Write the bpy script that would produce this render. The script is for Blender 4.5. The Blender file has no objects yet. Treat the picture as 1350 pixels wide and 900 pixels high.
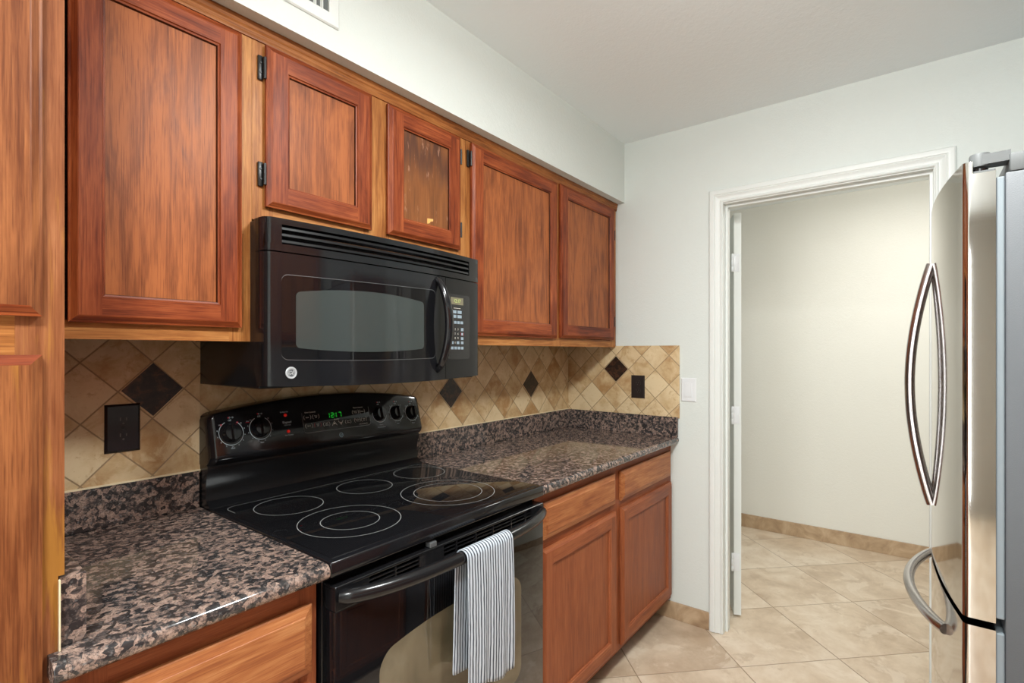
import bpy, bmesh, math, random
from mathutils import Vector, Matrix
random.seed(7)
S = bpy.context.scene
COL = S.collection
PI = math.pi

# ------------------------------------------------------------------ camera
FPX = 677.8
cam = bpy.data.cameras.new('camera'); cam_o = bpy.data.objects.new('camera', cam); COL.objects.link(cam_o)
cam.sensor_width = 36.0; cam.lens = FPX / 1350 * 36.0
cam.shift_y = 13.6 / 1350; cam.clip_start = 0.02
cam_o.location = (-0.5894, -1.568, 1.3402)
cam_o.rotation_euler = (PI/2, 0, math.radians(37.8266 - 90))
S.camera = cam_o

# ------------------------------------------------------------------ light
S.view_settings.view_transform = 'Standard'; S.view_settings.look = 'None'
S.view_settings.exposure = 0.40; S.view_settings.gamma = 1.0; S.view_settings.use_curve_mapping = False
S.cycles.max_bounces = 10; S.cycles.diffuse_bounces = 6; S.cycles.glossy_bounces = 5
S.cycles.use_denoising = True
S.cycles.sample_clamp_indirect = 6.0
W = bpy.data.worlds.new('world'); S.world = W; W.use_nodes = True
W.node_tree.nodes['Background'].inputs[0].default_value = (0.90, 0.97, 1.0, 1)
W.node_tree.nodes['Background'].inputs[1].default_value = 1.0

def area(name, loc, energy, size, color, rot=(0, 0, 0), shape='DISK', size_y=None):
    l = bpy.data.lights.new(name, 'AREA'); l.energy = energy; l.size = size; l.shape = shape; l.color = color
    if size_y: l.size_y = size_y
    o = bpy.data.objects.new(name, l); COL.objects.link(o); o.location = loc; o.rotation_euler = rot
    return o
def globe(name, loc, energy, color, r=0.11):
    l = bpy.data.lights.new(name, 'POINT'); l.energy = energy; l.shadow_soft_size = r; l.color = color
    o = bpy.data.objects.new(name, l); COL.objects.link(o); o.location = loc; return o
COOL = (0.965, 1.0, 0.985)
for lx, ly, ea, eg in ((-0.95, -1.50, 21, 14), (0.42, -1.48, 20, 12)):      # two flush ceiling lamps: down light and glow
    area('kitchen_lamp_light', (lx, ly, 2.385), ea, 0.32, COOL); globe('kitchen_lamp_glow', (lx, ly, 2.33), eg, COOL, 0.09)
area('hall_lamp_light', (2.75, -1.6, 2.375), 8.5, 0.32, (1.0, 0.985, 0.94)); globe('hall_lamp_glow', (2.75, -1.6, 2.32), 5.5, (1.0, 0.985, 0.94), 0.09)
# added cool fill light behind the camera
area('rear_fill_light', (-3.12, -0.75, 1.15), 50, 2.0, (0.93, 0.98, 1.0), (0, -PI/2, 0), 'RECTANGLE', 1.3)

# ------------------------------------------------------------------ node helpers
def srgb(r, g, b):
    f = lambda c: (c/255/12.92 if c/255 <= 0.04045 else ((c/255+0.055)/1.055)**2.4)
    return (f(r), f(g), f(b), 1)

class NT:
    def __init__(s, name):
        s.m = bpy.data.materials.new(name); s.m.use_nodes = True
        s.t = s.m.node_tree; s.b = s.t.nodes['Principled BSDF']
    def n(s, typ, ins=None, **props):
        nd = s.t.nodes.new(typ)
        for k, v in props.items(): setattr(nd, k, v)
        for k, v in (ins or {}).items(): s.set(nd.inputs[k], v)
        return nd
    def set(s, sock, v):
        if isinstance(v, bpy.types.NodeSocket): s.t.links.new(v, sock)
        elif isinstance(v, bpy.types.Node): s.t.links.new(v.outputs[0], sock)
        else: sock.default_value = v
    def math(s, op, a, b=0.0, c=None):
        nd = s.t.nodes.new('ShaderNodeMath'); nd.operation = op
        s.set(nd.inputs[0], a); s.set(nd.inputs[1], b)
        if c is not None: s.set(nd.inputs[2], c)
        return nd.outputs[0]
    def vmath(s, op, a, b):
        nd = s.t.nodes.new('ShaderNodeVectorMath'); nd.operation = op
        s.set(nd.inputs[0], a); s.set(nd.inputs[1], b)
        return nd.outputs[0]
    def ramp(s, fac, stops, interp='LINEAR'):
        nd = s.t.nodes.new('ShaderNodeValToRGB'); nd.color_ramp.interpolation = interp
        el = nd.color_ramp.elements
        while len(el) < len(stops): el.new(0.5)
        for e, (p, c) in zip(el, stops):
            e.position = p; e.color = c if len(c) == 4 else (*c, 1)
        s.set(nd.inputs[0], fac); return nd.outputs[0]
    def mix(s, fac, a, b, typ='MIX'):
        nd = s.t.nodes.new('ShaderNodeMix'); nd.data_type = 'RGBA'; nd.blend_type = typ
        s.set(nd.inputs[0], fac); s.set(nd.inputs[6], a); s.set(nd.inputs[7], b)
        return nd.outputs[2]
    def noise(s, vec, scale, detail=4, rough=0.55, dist=0.0):
        nd = s.n('ShaderNodeTexNoise', {'Vector': vec, 'Scale': scale, 'Detail': detail, 'Roughness': rough, 'Distortion': dist})
        return nd.outputs[0]
    def obj_coord(s, rnd=True):
        c = s.n('ShaderNodeTexCoord').outputs['Object']
        if not rnd: return c
        r = s.n('ShaderNodeObjectInfo').outputs['Random']
        k = s.math('MULTIPLY', r, 37.0)
        cb = s.n('ShaderNodeCombineXYZ', {0: k, 1: k, 2: k}).outputs[0]
        return s.vmath('ADD', c, cb)
    def bump(s, h, strength, dist=0.002):
        nd = s.n('ShaderNodeBump', {'Height': h, 'Strength': strength, 'Distance': dist})
        s.set(s.b.inputs['Normal'], nd.outputs[0])
    def put(s, **k):
        for n_, v in k.items(): s.set(s.b.inputs[n_.replace('_', ' ')], v)

def plain(name, col, rough=0.5, metal=0.0, coat=0.0, spec=0.5, emit=None, es=0.0):
    t = NT(name); t.put(Base_Color=col, Roughness=rough, Metallic=metal)
    t.b.inputs['Coat Weight'].default_value = coat; t.b.inputs['Coat Roughness'].default_value = 0.04
    t.b.inputs['Specular IOR Level'].default_value = spec
    if emit: t.b.inputs['Emission Color'].default_value = emit; t.b.inputs['Emission Strength'].default_value = es
    return t.m

def wood(name, axis, dark, mid, light, fleck=None, rough=0.42, blotch=0.5, k=0.73):
    dark, mid, light = [tuple(c*k for c in q[:3])+(1,) for q in (dark, mid, light)]
    if fleck: fleck = tuple(c*k*1.1 for c in fleck[:3])+(1,)
    t = NT(name); c = t.obj_coord()
    al = lambda q: t.vmath('MULTIPLY', c, {'x': (q, 1, 1), 'z': (1, 1, q)}[axis])
    n1 = t.noise(al(0.075), 60, 5, 0.62, 0.6)
    n2 = t.noise(al(0.022), 330, 3, 0.7)
    n3 = t.noise(al(0.22), 17, 4, 0.55, 1.0)
    f = t.math('ADD', t.math('MULTIPLY', n1, 0.5), t.math('MULTIPLY', n3, blotch))
    f = t.math('ADD', f, t.math('MULTIPLY', t.math('SUBTRACT', n2, 0.5), 0.42))
    col = t.ramp(f, [(0.34, dark), (0.49, mid), (0.65, light)])
    pores = t.noise(al(0.03), 520, 2, 0.5)
    col = t.mix(t.ramp(pores, [(0.33, (0.5,)*3), (0.44, (0, 0, 0))]), col, dark)
    if fleck:
        n4 = t.noise(al(0.06), 60, 4, 0.6, 0.3)
        n5 = t.noise(c, 3.0, 2)
        m = t.ramp(t.math('ADD', n4, t.math('MULTIPLY', t.math('SUBTRACT', n5, 0.5), 0.9)), [(0.58, (0, 0, 0)), (0.72, (0.7,)*3)])
        col = t.mix(m, col, fleck)
    t.put(Base_Color=col, Roughness=t.math('ADD', t.math('MULTIPLY', n3, 0.22), rough - 0.1))
    t.b.inputs['Specular IOR Level'].default_value = 0.22
    t.bump(n2, 0.10, 0.001)
    return t.m

OAK = dict(dark=srgb(136, 72, 38), mid=srgb(178, 102, 54), light=srgb(203, 128, 70))
M = {}
M['face_v'] = wood('face_frame_oak', 'z', srgb(136, 78, 36), srgb(184, 118, 62), srgb(214, 150, 86))
M['face_h'] = wood('face_rail_oak', 'x', srgb(136, 78, 36), srgb(184, 118, 62), srgb(214, 150, 86))
M['stile'] = wood('door_stile_oak', 'z', srgb(98, 38, 17), srgb(148, 69, 35), srgb(184, 98, 53))
M['rail'] = wood('door_rail_oak', 'x', srgb(98, 38, 17), srgb(148, 69, 35), srgb(184, 98, 53))
M['panel'] = wood('door_panel_oak', 'z', srgb(110, 58, 33), srgb(150, 84, 48), srgb(188, 110, 62), blotch=0.65)
M['groove'] = wood('door_groove_oak', 'z', srgb(46, 20, 10), srgb(74, 34, 16), srgb(104, 54, 28))
M['pantry_v'] = wood('pantry_oak', 'z', srgb(128, 72, 42), srgb(160, 98, 60), srgb(186, 122, 80), fleck=srgb(184, 128, 54), k=0.68)
M['pantry_p'] = wood('pantry_panel_oak', 'z', srgb(104, 52, 28), srgb(144, 84, 48), srgb(180, 112, 66), fleck=srgb(188, 126, 58), k=0.64)
M['drawer'] = wood('drawer_oak', 'x', srgb(150, 84, 50), srgb(186, 116, 70), srgb(212, 146, 94))
M['low_v'] = wood('base_door_oak', 'z', srgb(138, 73, 44), srgb(162, 90, 55), srgb(178, 104, 66))
M['low_h'] = wood('base_rail_oak', 'x', srgb(138, 72, 43), srgb(166, 93, 57), srgb(186, 112, 71))
M['crown'] = wood('crown_oak', 'x', srgb(110, 60, 28), srgb(160, 96, 48), srgb(190, 122, 66))
M['inside'] = plain('cabinet_inside', srgb(110, 66, 34), 0.6)
M['toekick'] = plain('toe_kick_brown', srgb(60, 34, 20), 0.6)

def paint(name, col, s=170, strength=0.35):
    t = NT(name); c = t.n('ShaderNodeTexCoord').outputs['Object']
    n = t.noise(c, s, 3, 0.6); n2 = t.noise(c, s*0.35, 2, 0.5)
    h = t.math('ADD', n, n2)
    t.put(Base_Color=col, Roughness=0.62); t.bump(h, strength, 0.0022); return t.m
M['wall'] = paint('wall_paint', srgb(214, 219, 215))
M['wall_hall'] = paint('hall_paint', srgb(222, 219, 210))
M['ceil'] = paint('ceiling_paint', srgb(236, 242, 244), 120, 0.4)
M['white'] = plain('white_enamel', srgb(222, 225, 222), 0.38)
M['white_plastic'] = plain('white_plastic', srgb(226, 228, 230), 0.3)
M['caulk'] = plain('caulk', srgb(226, 210, 176), 0.7)

def travertine(name, pitch, plane, off, c_dark, c_mid, c_light, grout, gw, rough, scale, vary=0.22, rough_amt=0.1):
    """square tiles laid on the diagonal; plane gives the two world axes"""
    t = NT(name); c = t.n('ShaderNodeTexCoord').outputs['Object']
    sp = t.n('ShaderNodeSeparateXYZ', {0: c})
    a, b = sp.outputs['xyz'.index(plane[0])], sp.outputs['xyz'.index(plane[1])]
    a = t.math('SUBTRACT', a, off[0]); b = t.math('SUBTRACT', b, off[1])
    k = 1 / (pitch * math.sqrt(2))
    u = t.math('MULTIPLY', t.math('ADD', a, b), k); v = t.math('MULTIPLY', t.math('SUBTRACT', a, b), k)
    u = t.math('ADD', u, 0.5); v = t.math('ADD', v, 0.5)
    iu, iv = t.math('FLOOR', u), t.math('FLOOR', v)
    fu, fv = t.math('SUBTRACT', u, iu), t.math('SUBTRACT', v, iv)
    du = t.math('SUBTRACT', 0.5, t.math('ABSOLUTE', t.math('SUBTRACT', fu, 0.5)))
    dv = t.math('SUBTRACT', 0.5, t.math('ABSOLUTE', t.math('SUBTRACT', fv, 0.5)))
    d = t.math('MINIMUM', du, dv)
    g = t.n('ShaderNodeMapRange', {'Value': d, 'From Min': gw/pitch*0.35, 'From Max': gw/pitch*0.75}).outputs[0]
    cell = t.n('ShaderNodeCombineXYZ', {0: iu, 1: iv, 2: 3.7})
    wn = t.n('ShaderNodeTexWhiteNoise', {'Vector': cell.outputs[0]}, noise_dimensions='3D')
    shift = t.n('ShaderNodeVectorMath', {0: wn.outputs['Color'], 1: (9.0, 9.0, 9.0)}, operation='MULTIPLY').outputs[0]
    p = t.vmath('ADD', c, shift)
    n1 = t.noise(p, scale, 8, 0.66, 0.35); n2 = t.noise(p, scale*0.4, 5, 0.6, 0.3); n3 = t.noise(p, scale*7, 4, 0.7)
    f = t.math('ADD', t.math('MULTIPLY', n1, 0.55), t.math('MULTIPLY', n2, 0.45))
    f = t.math('ADD', f, t.math('MULTIPLY', t.math('SUBTRACT', wn.outputs['Value'], 0.5), vary))
    col = t.ramp(f, [(0.34, c_dark), (0.48, c_mid), (0.62, c_light)])
    pat = t.ramp(t.noise(p, scale*0.75, 6, 0.6, 0.6), [(0.555, (0, 0, 0)), (0.60, (0.5,)*3)])
    col = t.mix(pat, col, c_light)
    pat2 = t.ramp(t.noise(p, scale*1.4, 7, 0.7, 0.4), [(0.36, (0.55,)*3), (0.43, (0, 0, 0))])
    col = t.mix(pat2, col, c_dark)
    pits = t.ramp(n3, [(0.29, (0.5,)*3), (0.36, (0, 0, 0))])
    col = t.mix(pits, col, c_dark)
    col = t.mix(g, grout, col)
    t.put(Base_Color=col, Roughness=t.math('ADD', rough, t.math('MULTIPLY', n1, rough_amt)))
    h = t.math('ADD', g, t.math('MULTIPLY', n3, 0.15))
    t.bump(h, 0.5, 0.0015); return t.m
TP = 0.1466 / math.sqrt(2)
tile_c = dict(c_dark=srgb(170, 130, 84), c_mid=srgb(200, 172, 130), c_light=srgb(218, 196, 158), grout=srgb(150, 126, 94), gw=0.003, rough=0.42, scale=14)
M['tile'] = travertine('backsplash_travertine', TP, 'xz', (0.990, 1.168), **tile_c)
M['tile_end'] = travertine('backsplash_travertine_end', TP, 'yz', (-0.310, 1.248), **tile_c)
M['floor'] = travertine('floor_travertine', 0.4585, 'xy', (2.059 + 0.3242, -1.319), srgb(178, 155, 131), srgb(203, 183, 160), srgb(221, 206, 187),
                        srgb(150, 128, 104), 0.004, 0.26, 5.5, 0.16)
def stone(name, a, b, c, scale, rough=0.4):
    t = NT(name); co = t.obj_coord()
    n1 = t.noise(co, scale, 7, 0.62, 1.0)
    t.put(Base_Color=t.ramp(n1, [(0.34, a), (0.5, b), (0.66, c)]), Roughness=rough); return t.m
M['base_stone'] = stone('baseboard_travertine', srgb(150, 122, 94), srgb(172, 145, 114), srgb(190, 164, 134), 9)
M['accent'] = stone('accent_stone', srgb(20, 13, 10), srgb(40, 28, 22), srgb(84, 52, 36), 40, 0.3)

def granite():
    t = NT('granite'); c = t.n('ShaderNodeTexCoord').outputs['Object']
    w = t.noise(c, 30, 3); 
    wv = t.n('ShaderNodeTexNoise', {'Vector': c, 'Scale': 45.0, 'Detail': 3.0}).outputs[1]
    cv = t.vmath('ADD', c, t.n('ShaderNodeVectorMath', {0: wv, 1: (0.016, 0.016, 0.016)}, operation='MULTIPLY').outputs[0])
    vo = t.n('ShaderNodeTexVoronoi', {'Vector': cv, 'Scale': 105.0, 'Randomness': 1.0})
    rnd = t.n('ShaderNodeSeparateColor', {0: vo.outputs['Color']})
    n1 = t.noise(c, 70, 6, 0.72, 0.6)
    big = t.math('ADD', t.math('MULTIPLY', rnd.outputs[0], 0.7), t.math('ADD', 0.15, t.math('MULTIPLY', t.math('SUBTRACT', n1, 0.5), 1.7)))
    col = t.ramp(big, [(0.26, srgb(46, 44, 45)), (0.42, srgb(76, 70, 68)), (0.54, srgb(108, 93, 87)), (0.68, srgb(142, 119, 108)), (0.9, srgb(164, 140, 127))])
    fine = t.noise(c, 300, 3, 0.7)
    col = t.mix(t.ramp(fine, [(0.38, (0.7,)*3), (0.52, (0, 0, 0))]), col, srgb(48, 45, 45))
    bl = t.ramp(t.noise(c, 150, 2, 0.5), [(0.60, (0, 0, 0)), (0.72, (0.45,)*3)])
    col = t.mix(bl, col, srgb(124, 124, 124))
    t.put(Base_Color=col, Roughness=0.07); return t.m
M['granite'] = granite()

M['black'] = plain('black_gloss', (0.008, 0.008, 0.0095, 1), 0.09)
M['black_satin'] = plain('black_satin', (0.008, 0.008, 0.009, 1), 0.2, spec=0.4)
M['black_matte'] = plain('black_matte', (0.012, 0.012, 0.012, 1), 0.5)
M['glass_black'] = plain('black_glass', (0.006, 0.006, 0.007, 1), 0.03)
def speck_glass():
    t = NT('cooktop_glass'); c = t.obj_coord(False)
    n = t.noise(c, 900, 1, 0.5)
    t.put(Base_Color=t.ramp(n, [(0.66, (0.006, 0.006, 0.007)), (0.74, (0.022, 0.022, 0.025))]), Roughness=0.035); t.b.inputs['Specular IOR Level'].default_value = 0.42; return t.m
M['cooktop'] = speck_glass()
def oven_window():
    t = NT('oven_window_glass'); c = t.obj_coord(False)
    n = t.noise(c, 6, 3, 0.5, 0.8)
    t.put(Base_Color=t.ramp(n, [(0.35, (0.10, 0.08, 0.048)), (0.65, (0.17, 0.14, 0.09))]), Roughness=0.04); return t.m
M['oven_window'] = oven_window()
def mesh_window():
    t = NT('microwave_window'); c = t.obj_coord(False)
    w = t.n('ShaderNodeTexWave', {'Vector': c, 'Scale': 160.0, 'Distortion': 0.0}, bands_direction='Z').outputs[1]
    t.put(Base_Color=t.ramp(w, [(0.0, (0.036, 0.044, 0.043)), (1.0, (0.050, 0.060, 0.058))]), Roughness=0.05); return t.m
M['mw_window'] = mesh_window()
M['mark'] = plain('print_grey', srgb(176, 190, 196), 0.5)
M['mark_white'] = plain('print_white', srgb(206, 200, 190), 0.5)
M['mark_red'] = plain('print_red', srgb(190, 20, 46), 0.5)
M['ring_print'] = plain('burner_print', srgb(150, 152, 150), 0.3)
M['clock'] = plain('clock_green', (0, 0.05, 0, 1), 0.5, emit=(0.01, 0.6, 0.03, 1), es=0.6)
M['red_lamp'] = plain('red_lamp', srgb(190, 16, 12), 0.15, emit=(0.8, 0.02, 0.01, 1), es=0.15)
M['lcd'] = plain('display_glass', srgb(118, 112, 92), 0.15)
M['lcd_digit'] = plain('display_digit', srgb(176, 196, 110), 0.4, emit=(0.4, 0.55, 0.1, 1), es=0.3)
M['key'] = plain('key_print', srgb(140, 156, 168), 0.4)
M['chrome'] = plain('chrome', (0.75, 0.75, 0.76, 1), 0.12, 1.0)
M['latch_grey'] = plain('latch_grey', srgb(120, 122, 124), 0.35, 0.6)
def steel(name, col, rough):
    t = NT(name); c = t.obj_coord(False)
    n = t.noise(t.vmath('MULTIPLY', c, (0.02, 0.02, 1)), 600, 2, 0.5)
    t.put(Base_Color=col, Metallic=1.0, Roughness=t.math('ADD', rough - 0.02, t.math('MULTIPLY', n, 0.04)))
    return t.m
M['steel'] = steel('stainless_steel', (0.60, 0.575, 0.55, 1), 0.07)
M['steel_h'] = plain('handle_steel', (0.50, 0.475, 0.475, 1), 0.22, 1.0)
def pebbled():
    t = NT('pebbled_grey'); c = t.obj_coord(False)
    t.put(Base_Color=srgb(80, 83, 87), Roughness=0.45); t.bump(t.noise(c, 420, 2), 0.25, 0.001); return t.m
M['fridge_side'] = pebbled()
M['fridge_cap'] = plain('fridge_cap_grey', srgb(92, 94, 94), 0.5, spec=0.3)
M['gasket'] = plain('gasket_pale', srgb(126, 136, 142), 0.4)
def towel_mat():
    t = NT('striped_cotton'); uv = t.n('ShaderNodeTexCoord').outputs['UV']
    sp = t.n('ShaderNodeSeparateXYZ', {0: uv})
    n = t.noise(uv, 6, 2)
    x = t.math('ADD', t.math('MULTIPLY', sp.outputs[0], 18.0), t.math('MULTIPLY', n, 0.7))
    fr = t.math('FRACT', x)
    col = t.ramp(fr, [(0.0, srgb(196, 204, 214)), (0.50, srgb(196, 204, 214)), (0.56, srgb(30, 36, 50)), (0.90, srgb(30, 36, 50)), (0.96, srgb(196, 204, 214))])
    we = t.noise(t.vmath('MULTIPLY', uv, (200, 420, 1)), 1.0, 2)
    col = t.mix(t.ramp(we, [(0.35, (0.3,)*3), (0.6, (0, 0, 0))]), col, srgb(130, 138, 150))
    t.put(Base_Color=col, Roughness=0.9); t.bump(we, 0.3, 0.001); return t.m
M['towel'] = towel_mat()
M['outlet_black'] = plain('outlet_black', (0.014, 0.012, 0.015, 1), 0.22, spec=0.45)
M['hinge_black'] = plain('hinge_black', (0.02, 0.02, 0.02, 1), 0.35, 0.4)
M['dark'] = plain('dark_void', (0.01, 0.01, 0.01, 1), 0.8)

# ------------------------------------------------------------------ mesh helpers
class MB:
    def __init__(s): s.v = []; s.f = []; s.mi = []; s.uv = None
    def quad(s, pts, mi=0):
        i = len(s.v); s.v += [tuple(p) for p in pts]; s.f.append(list(range(i, i+len(pts)))); s.mi.append(mi); return s
    def box(s, x0, x1, y0, y1, z0, z1, mi=0, bev=0.0, seg=2):
        if bev <= 0:
            i = len(s.v)
            s.v += [(x0,y0,z0),(x1,y0,z0),(x1,y1,z0),(x0,y1,z0),(x0,y0,z1),(x1,y0,z1),(x1,y1,z1),(x0,y1,z1)]
            for q in ((3,2,1,0),(4,5,6,7),(0,1,5,4),(1,2,6,5),(2,3,7,6),(3,0,4,7)):
                s.f.append([i+k for k in q]); s.mi.append(mi)
            return s
        bm = bmesh.new(); bmesh.ops.create_cube(bm, size=1)
        for v in bm.verts: v.co = Vector(((x0+x1)/2+v.co.x*(x1-x0), (y0+y1)/2+v.co.y*(y1-y0), (z0+z1)/2+v.co.z*(z1-z0)))
        bmesh.ops.bevel(bm, geom=list(bm.edges), offset=bev, segments=seg, profile=0.5, affect='EDGES')
        s.add_bm(bm, mi); return s
    def add_bm(s, bm, mi=0, mat=None):
        i = len(s.v); bm.verts.index_update()
        s.v += [tuple((mat @ v.co) if mat else v.co) for v in bm.verts]
        for f in bm.faces: s.f.append([i+v.index for v in f.verts]); s.mi.append(mi)
        bm.free(); return s
    def grid(s, rows, mi=0, close_u=False, close_v=False, cap=False):
        """rows of points -> quads"""
        i = len(s.v); nr, nc = len(rows), len(rows[0])
        for r in rows: s.v += [tuple(p) for p in r]
        for a in range(nr if close_u else nr-1):
            for b in range(nc if close_v else nc-1):
                a2, b2 = (a+1) % nr, (b+1) % nc
                s.f.append([i+a*nc+b, i+a*nc+b2, i+a2*nc+b2, i+a2*nc+b]); s.mi.append(mi)
        if cap:
            s.f.append([i+b for b in range(nc)][::-1]); s.mi.append(mi)
            s.f.append([i+(nr-1)*nc+b for b in range(nc)]); s.mi.append(mi)
        return s
    def prism(s, prof, axis, a0, a1, mi=0):
        """closed 2-D profile extruded along an axis; profile gives the two other coordinates in order"""
        def P(a, p):
            return {'x': (a, p[0], p[1]), 'y': (p[0], a, p[1]), 'z': (p[0], p[1], a)}[axis]
        return s.grid([[P(a0, p) for p in prof], [P(a1, p) for p in prof]], mi, close_v=True, cap=True)
    def tube(s, pts, rad, mi=0, n=12, up=(0, 0, 1), flat=1.0):
        rows = []; pts = [Vector(p) for p in pts]
        for k, p in enumerate(pts):
            d = (pts[min(k+1, len(pts)-1)] - pts[max(k-1, 0)]).normalized()
            a = d.cross(Vector(up)).normalized(); b = a.cross(d)
            r = rad[k] if isinstance(rad, (list, tuple)) else rad
            rows.append([p + a*math.cos(2*PI*j/n)*r + b*math.sin(2*PI*j/n)*r*flat for j in range(n)])
        return s.grid(rows, mi, close_v=True, cap=True)
    def lathe(s, prof, origin, axis, mi=0, n=32, ang=(0, 2*PI)):
        """prof: (radius, height) along axis vector"""
        ax = Vector(axis).normalized(); a = ax.orthogonal().normalized(); b = ax.cross(a); o = Vector(origin)
        rows = [[o + ax*h + (a*math.cos(2*PI*j/n) + b*math.sin(2*PI*j/n))*r for j in range(n)] for r, h in prof]
        return s.grid(rows, mi, close_v=True, cap=True)
    def ring(s, c, r0, r1, f, mi=0, n=64, a0=0, a1=2*PI):
        full = abs(a1-a0-2*PI) < 1e-6; m = n if full else n+1
        rows = [[f(c[0]+math.cos(a0+(a1-a0)*k/n)*r, c[1]+math.sin(a0+(a1-a0)*k/n)*r) for k in range(m)] for r in (r0, r1)]
        return s.grid(rows, mi, close_v=full)
    def strip(s, xs, lo, hi, fy, th, mi=0):
        """solid panel facing -y whose outline is lo(x)..hi(x) and whose face follows fy(x)"""
        fr = [[(x, fy(x), lo(x)) for x in xs], [(x, fy(x), hi(x)) for x in xs]]
        bk = [[(x, fy(x)+th, lo(x)) for x in xs], [(x, fy(x)+th, hi(x)) for x in xs]]
        i = len(s.v); n = len(xs)
        for r in fr + bk: s.v += r
        for k in range(n-1):
            A = lambda r, c: i + r*n + c
            for q in ((A(0,k),A(0,k+1),A(1,k+1),A(1,k)), (A(2,k+1),A(2,k),A(3,k),A(3,k+1)),
                      (A(1,k),A(1,k+1),A(3,k+1),A(3,k)), (A(0,k+1),A(0,k),A(2,k),A(2,k+1))):
                s.f.append(list(q)); s.mi.append(mi)
        for q in ((i, i+n, i+3*n, i+2*n), (i+n-1, i+3*n-1, i+4*n-1, i+2*n-1)): s.f.append(list(q)); s.mi.append(mi)
        return s
    def rot(s, ang, pivot):
        m = Matrix.Translation(pivot) @ Matrix.Rotation(ang, 4, 'Z') @ Matrix.Translation(-Vector(pivot))
        s.v = [tuple(m @ Vector(v)) for v in s.v]; return s
    def build(s, name, mats, parent=None, smooth=None, weld=True, bevel=0.0):
        base = Vector(parent['_base']) if parent is not None and '_base' in parent else Vector((0, 0, 0))
        me = bpy.data.meshes.new(name)
        me.from_pydata([tuple(Vector(v)-base) for v in s.v], [], s.f)
        if not isinstance(mats, (list, tuple)): mats = [mats]
        for m in mats: me.materials.append(m)
        me.polygons.foreach_set('material_index', s.mi)
        if s.uv:
            ul = me.uv_layers.new(name='UVMap')
            for l in me.loops: ul.data[l.index].uv = s.uv[l.vertex_index]
        bm = bmesh.new(); bm.from_mesh(me)
        if weld: bmesh.ops.remove_doubles(bm, verts=bm.verts, dist=1e-5)
        bmesh.ops.recalc_face_normals(bm, faces=bm.faces)
        if smooth is not None:
            for f in bm.faces: f.smooth = True
            for e in bm.edges: e.smooth = not (len(e.link_faces) == 2 and e.calc_face_angle(0) > math.radians(smooth))
        bm.to_mesh(me); bm.free(); me.update()
        o = bpy.data.objects.new(name, me); COL.objects.link(o)
        if parent is not None:
            o.parent = parent; o['_base'] = tuple(base)
        if bevel:
            b = o.modifiers.new('bevel', 'BEVEL'); b.width = bevel; b.segments = 2; b.limit_method = 'ANGLE'
        return o

def thing(name, label, cat, base, group=None):
    o = bpy.data.objects.new(name, None); COL.objects.link(o); o.location = base; o.empty_display_size = 0.05
    o['label'] = label; o['category'] = cat; o['_base'] = tuple(base)
    if group: o['group'] = group
    return o
def tag(o, label, cat, group=None):
    o['label'] = label; o['category'] = cat
    if group: o['group'] = group
    return o
def struct(o, label=None, cat=None):
    o['kind'] = 'structure'
    if label: o['label'] = label
    if cat: o['category'] = cat
    return o

def text_polys(txt, size, align='CENTER'):
    cu = bpy.data.curves.new('t', 'FONT'); cu.body = txt; cu.size = size; cu.align_x = align; cu.align_y = 'CENTER'; cu.resolution_u = 2
    o = bpy.data.objects.new('t', cu); COL.objects.link(o)
    dg = bpy.context.evaluated_depsgraph_get(); me = bpy.data.meshes.new_from_object(o.evaluated_get(dg))
    vs = [v.co.copy() for v in me.vertices]; fs = [list(p.vertices) for p in me.polygons]
    bpy.data.objects.remove(o); bpy.data.curves.remove(cu); bpy.data.meshes.remove(me)
    return vs, fs
def write(mb, txt, c, size, f, mi=0, align='CENTER', sx=1.0, slant=0.0):
    vs, fs = text_polys(txt, size, align); i = len(mb.v)
    mb.v += [tuple(f(c[0]+(v.x+v.y*slant)*sx, c[1]+v.y)) for v in vs]
    for q in fs: mb.f.append([i+k for k in q]); mb.mi.append(mi)

def rrect(xs_n, x0, x1, z0, z1, r):
    """x stations and lo/hi functions for a rounded rectangle"""
    xs = [x0 + r*(1-math.cos(PI/2*k/6)) for k in range(7)]
    xs += [x0+r+(x1-x0-2*r)*k/xs_n for k in range(1, xs_n)]
    xs += [x1 - r + r*math.sin(PI/2*k/6) for k in range(7)]
    def dz(x):
        e = max(0.0, x0+r-x, x-(x1-r)); return r - math.sqrt(max(0.0, r*r-e*e))
    return xs, (lambda x: z0+dz(x)), (lambda x: z1-dz(x))

# ------------------------------------------------------------------ room
XE, ZC, XH = 1.956, 2.452, 3.63
OY0, OY1, OZ = -1.655, -0.844, 2.062          # rough door opening in the end wall
struct(MB().box(-3.2, 3.9, -3.4, 1.2, -0.1, 0).build('floor', M['floor']), 'beige travertine floor laid on the diagonal', 'floor')
struct(MB().box(-3.2, XE+0.06, -2.75, 0.12, ZC, ZC+0.1).build('ceiling', M['ceil']), 'pale grey textured ceiling', 'ceiling')
struct(MB().box(XE+0.06, 3.9, -3.4, 1.2, ZC-0.015, ZC+0.1).build('ceiling_hall', M['ceil']), 'hall ceiling beyond the doorway', 'ceiling')
struct(MB().box(-3.2, XE, 0.0, 0.12, 0, ZC).build('wall_left', M['wall']), 'white wall behind the cabinets', 'wall')
mb = MB(); mb.box(XE, XE+0.104, OY1, 0.12, 0, ZC); mb.box(XE, XE+0.104, -2.75, OY0, 0, ZC); mb.box(XE, XE+0.104, OY0, OY1, OZ, ZC)
struct(mb.build('wall_end', M['wall']), 'white wall with the open doorway', 'wall')
struct(MB().box(-3.2, XE, -2.75, -2.63, 0, ZC).build('wall_right', M['wall']), 'white wall behind the refrigerator', 'wall')
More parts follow.
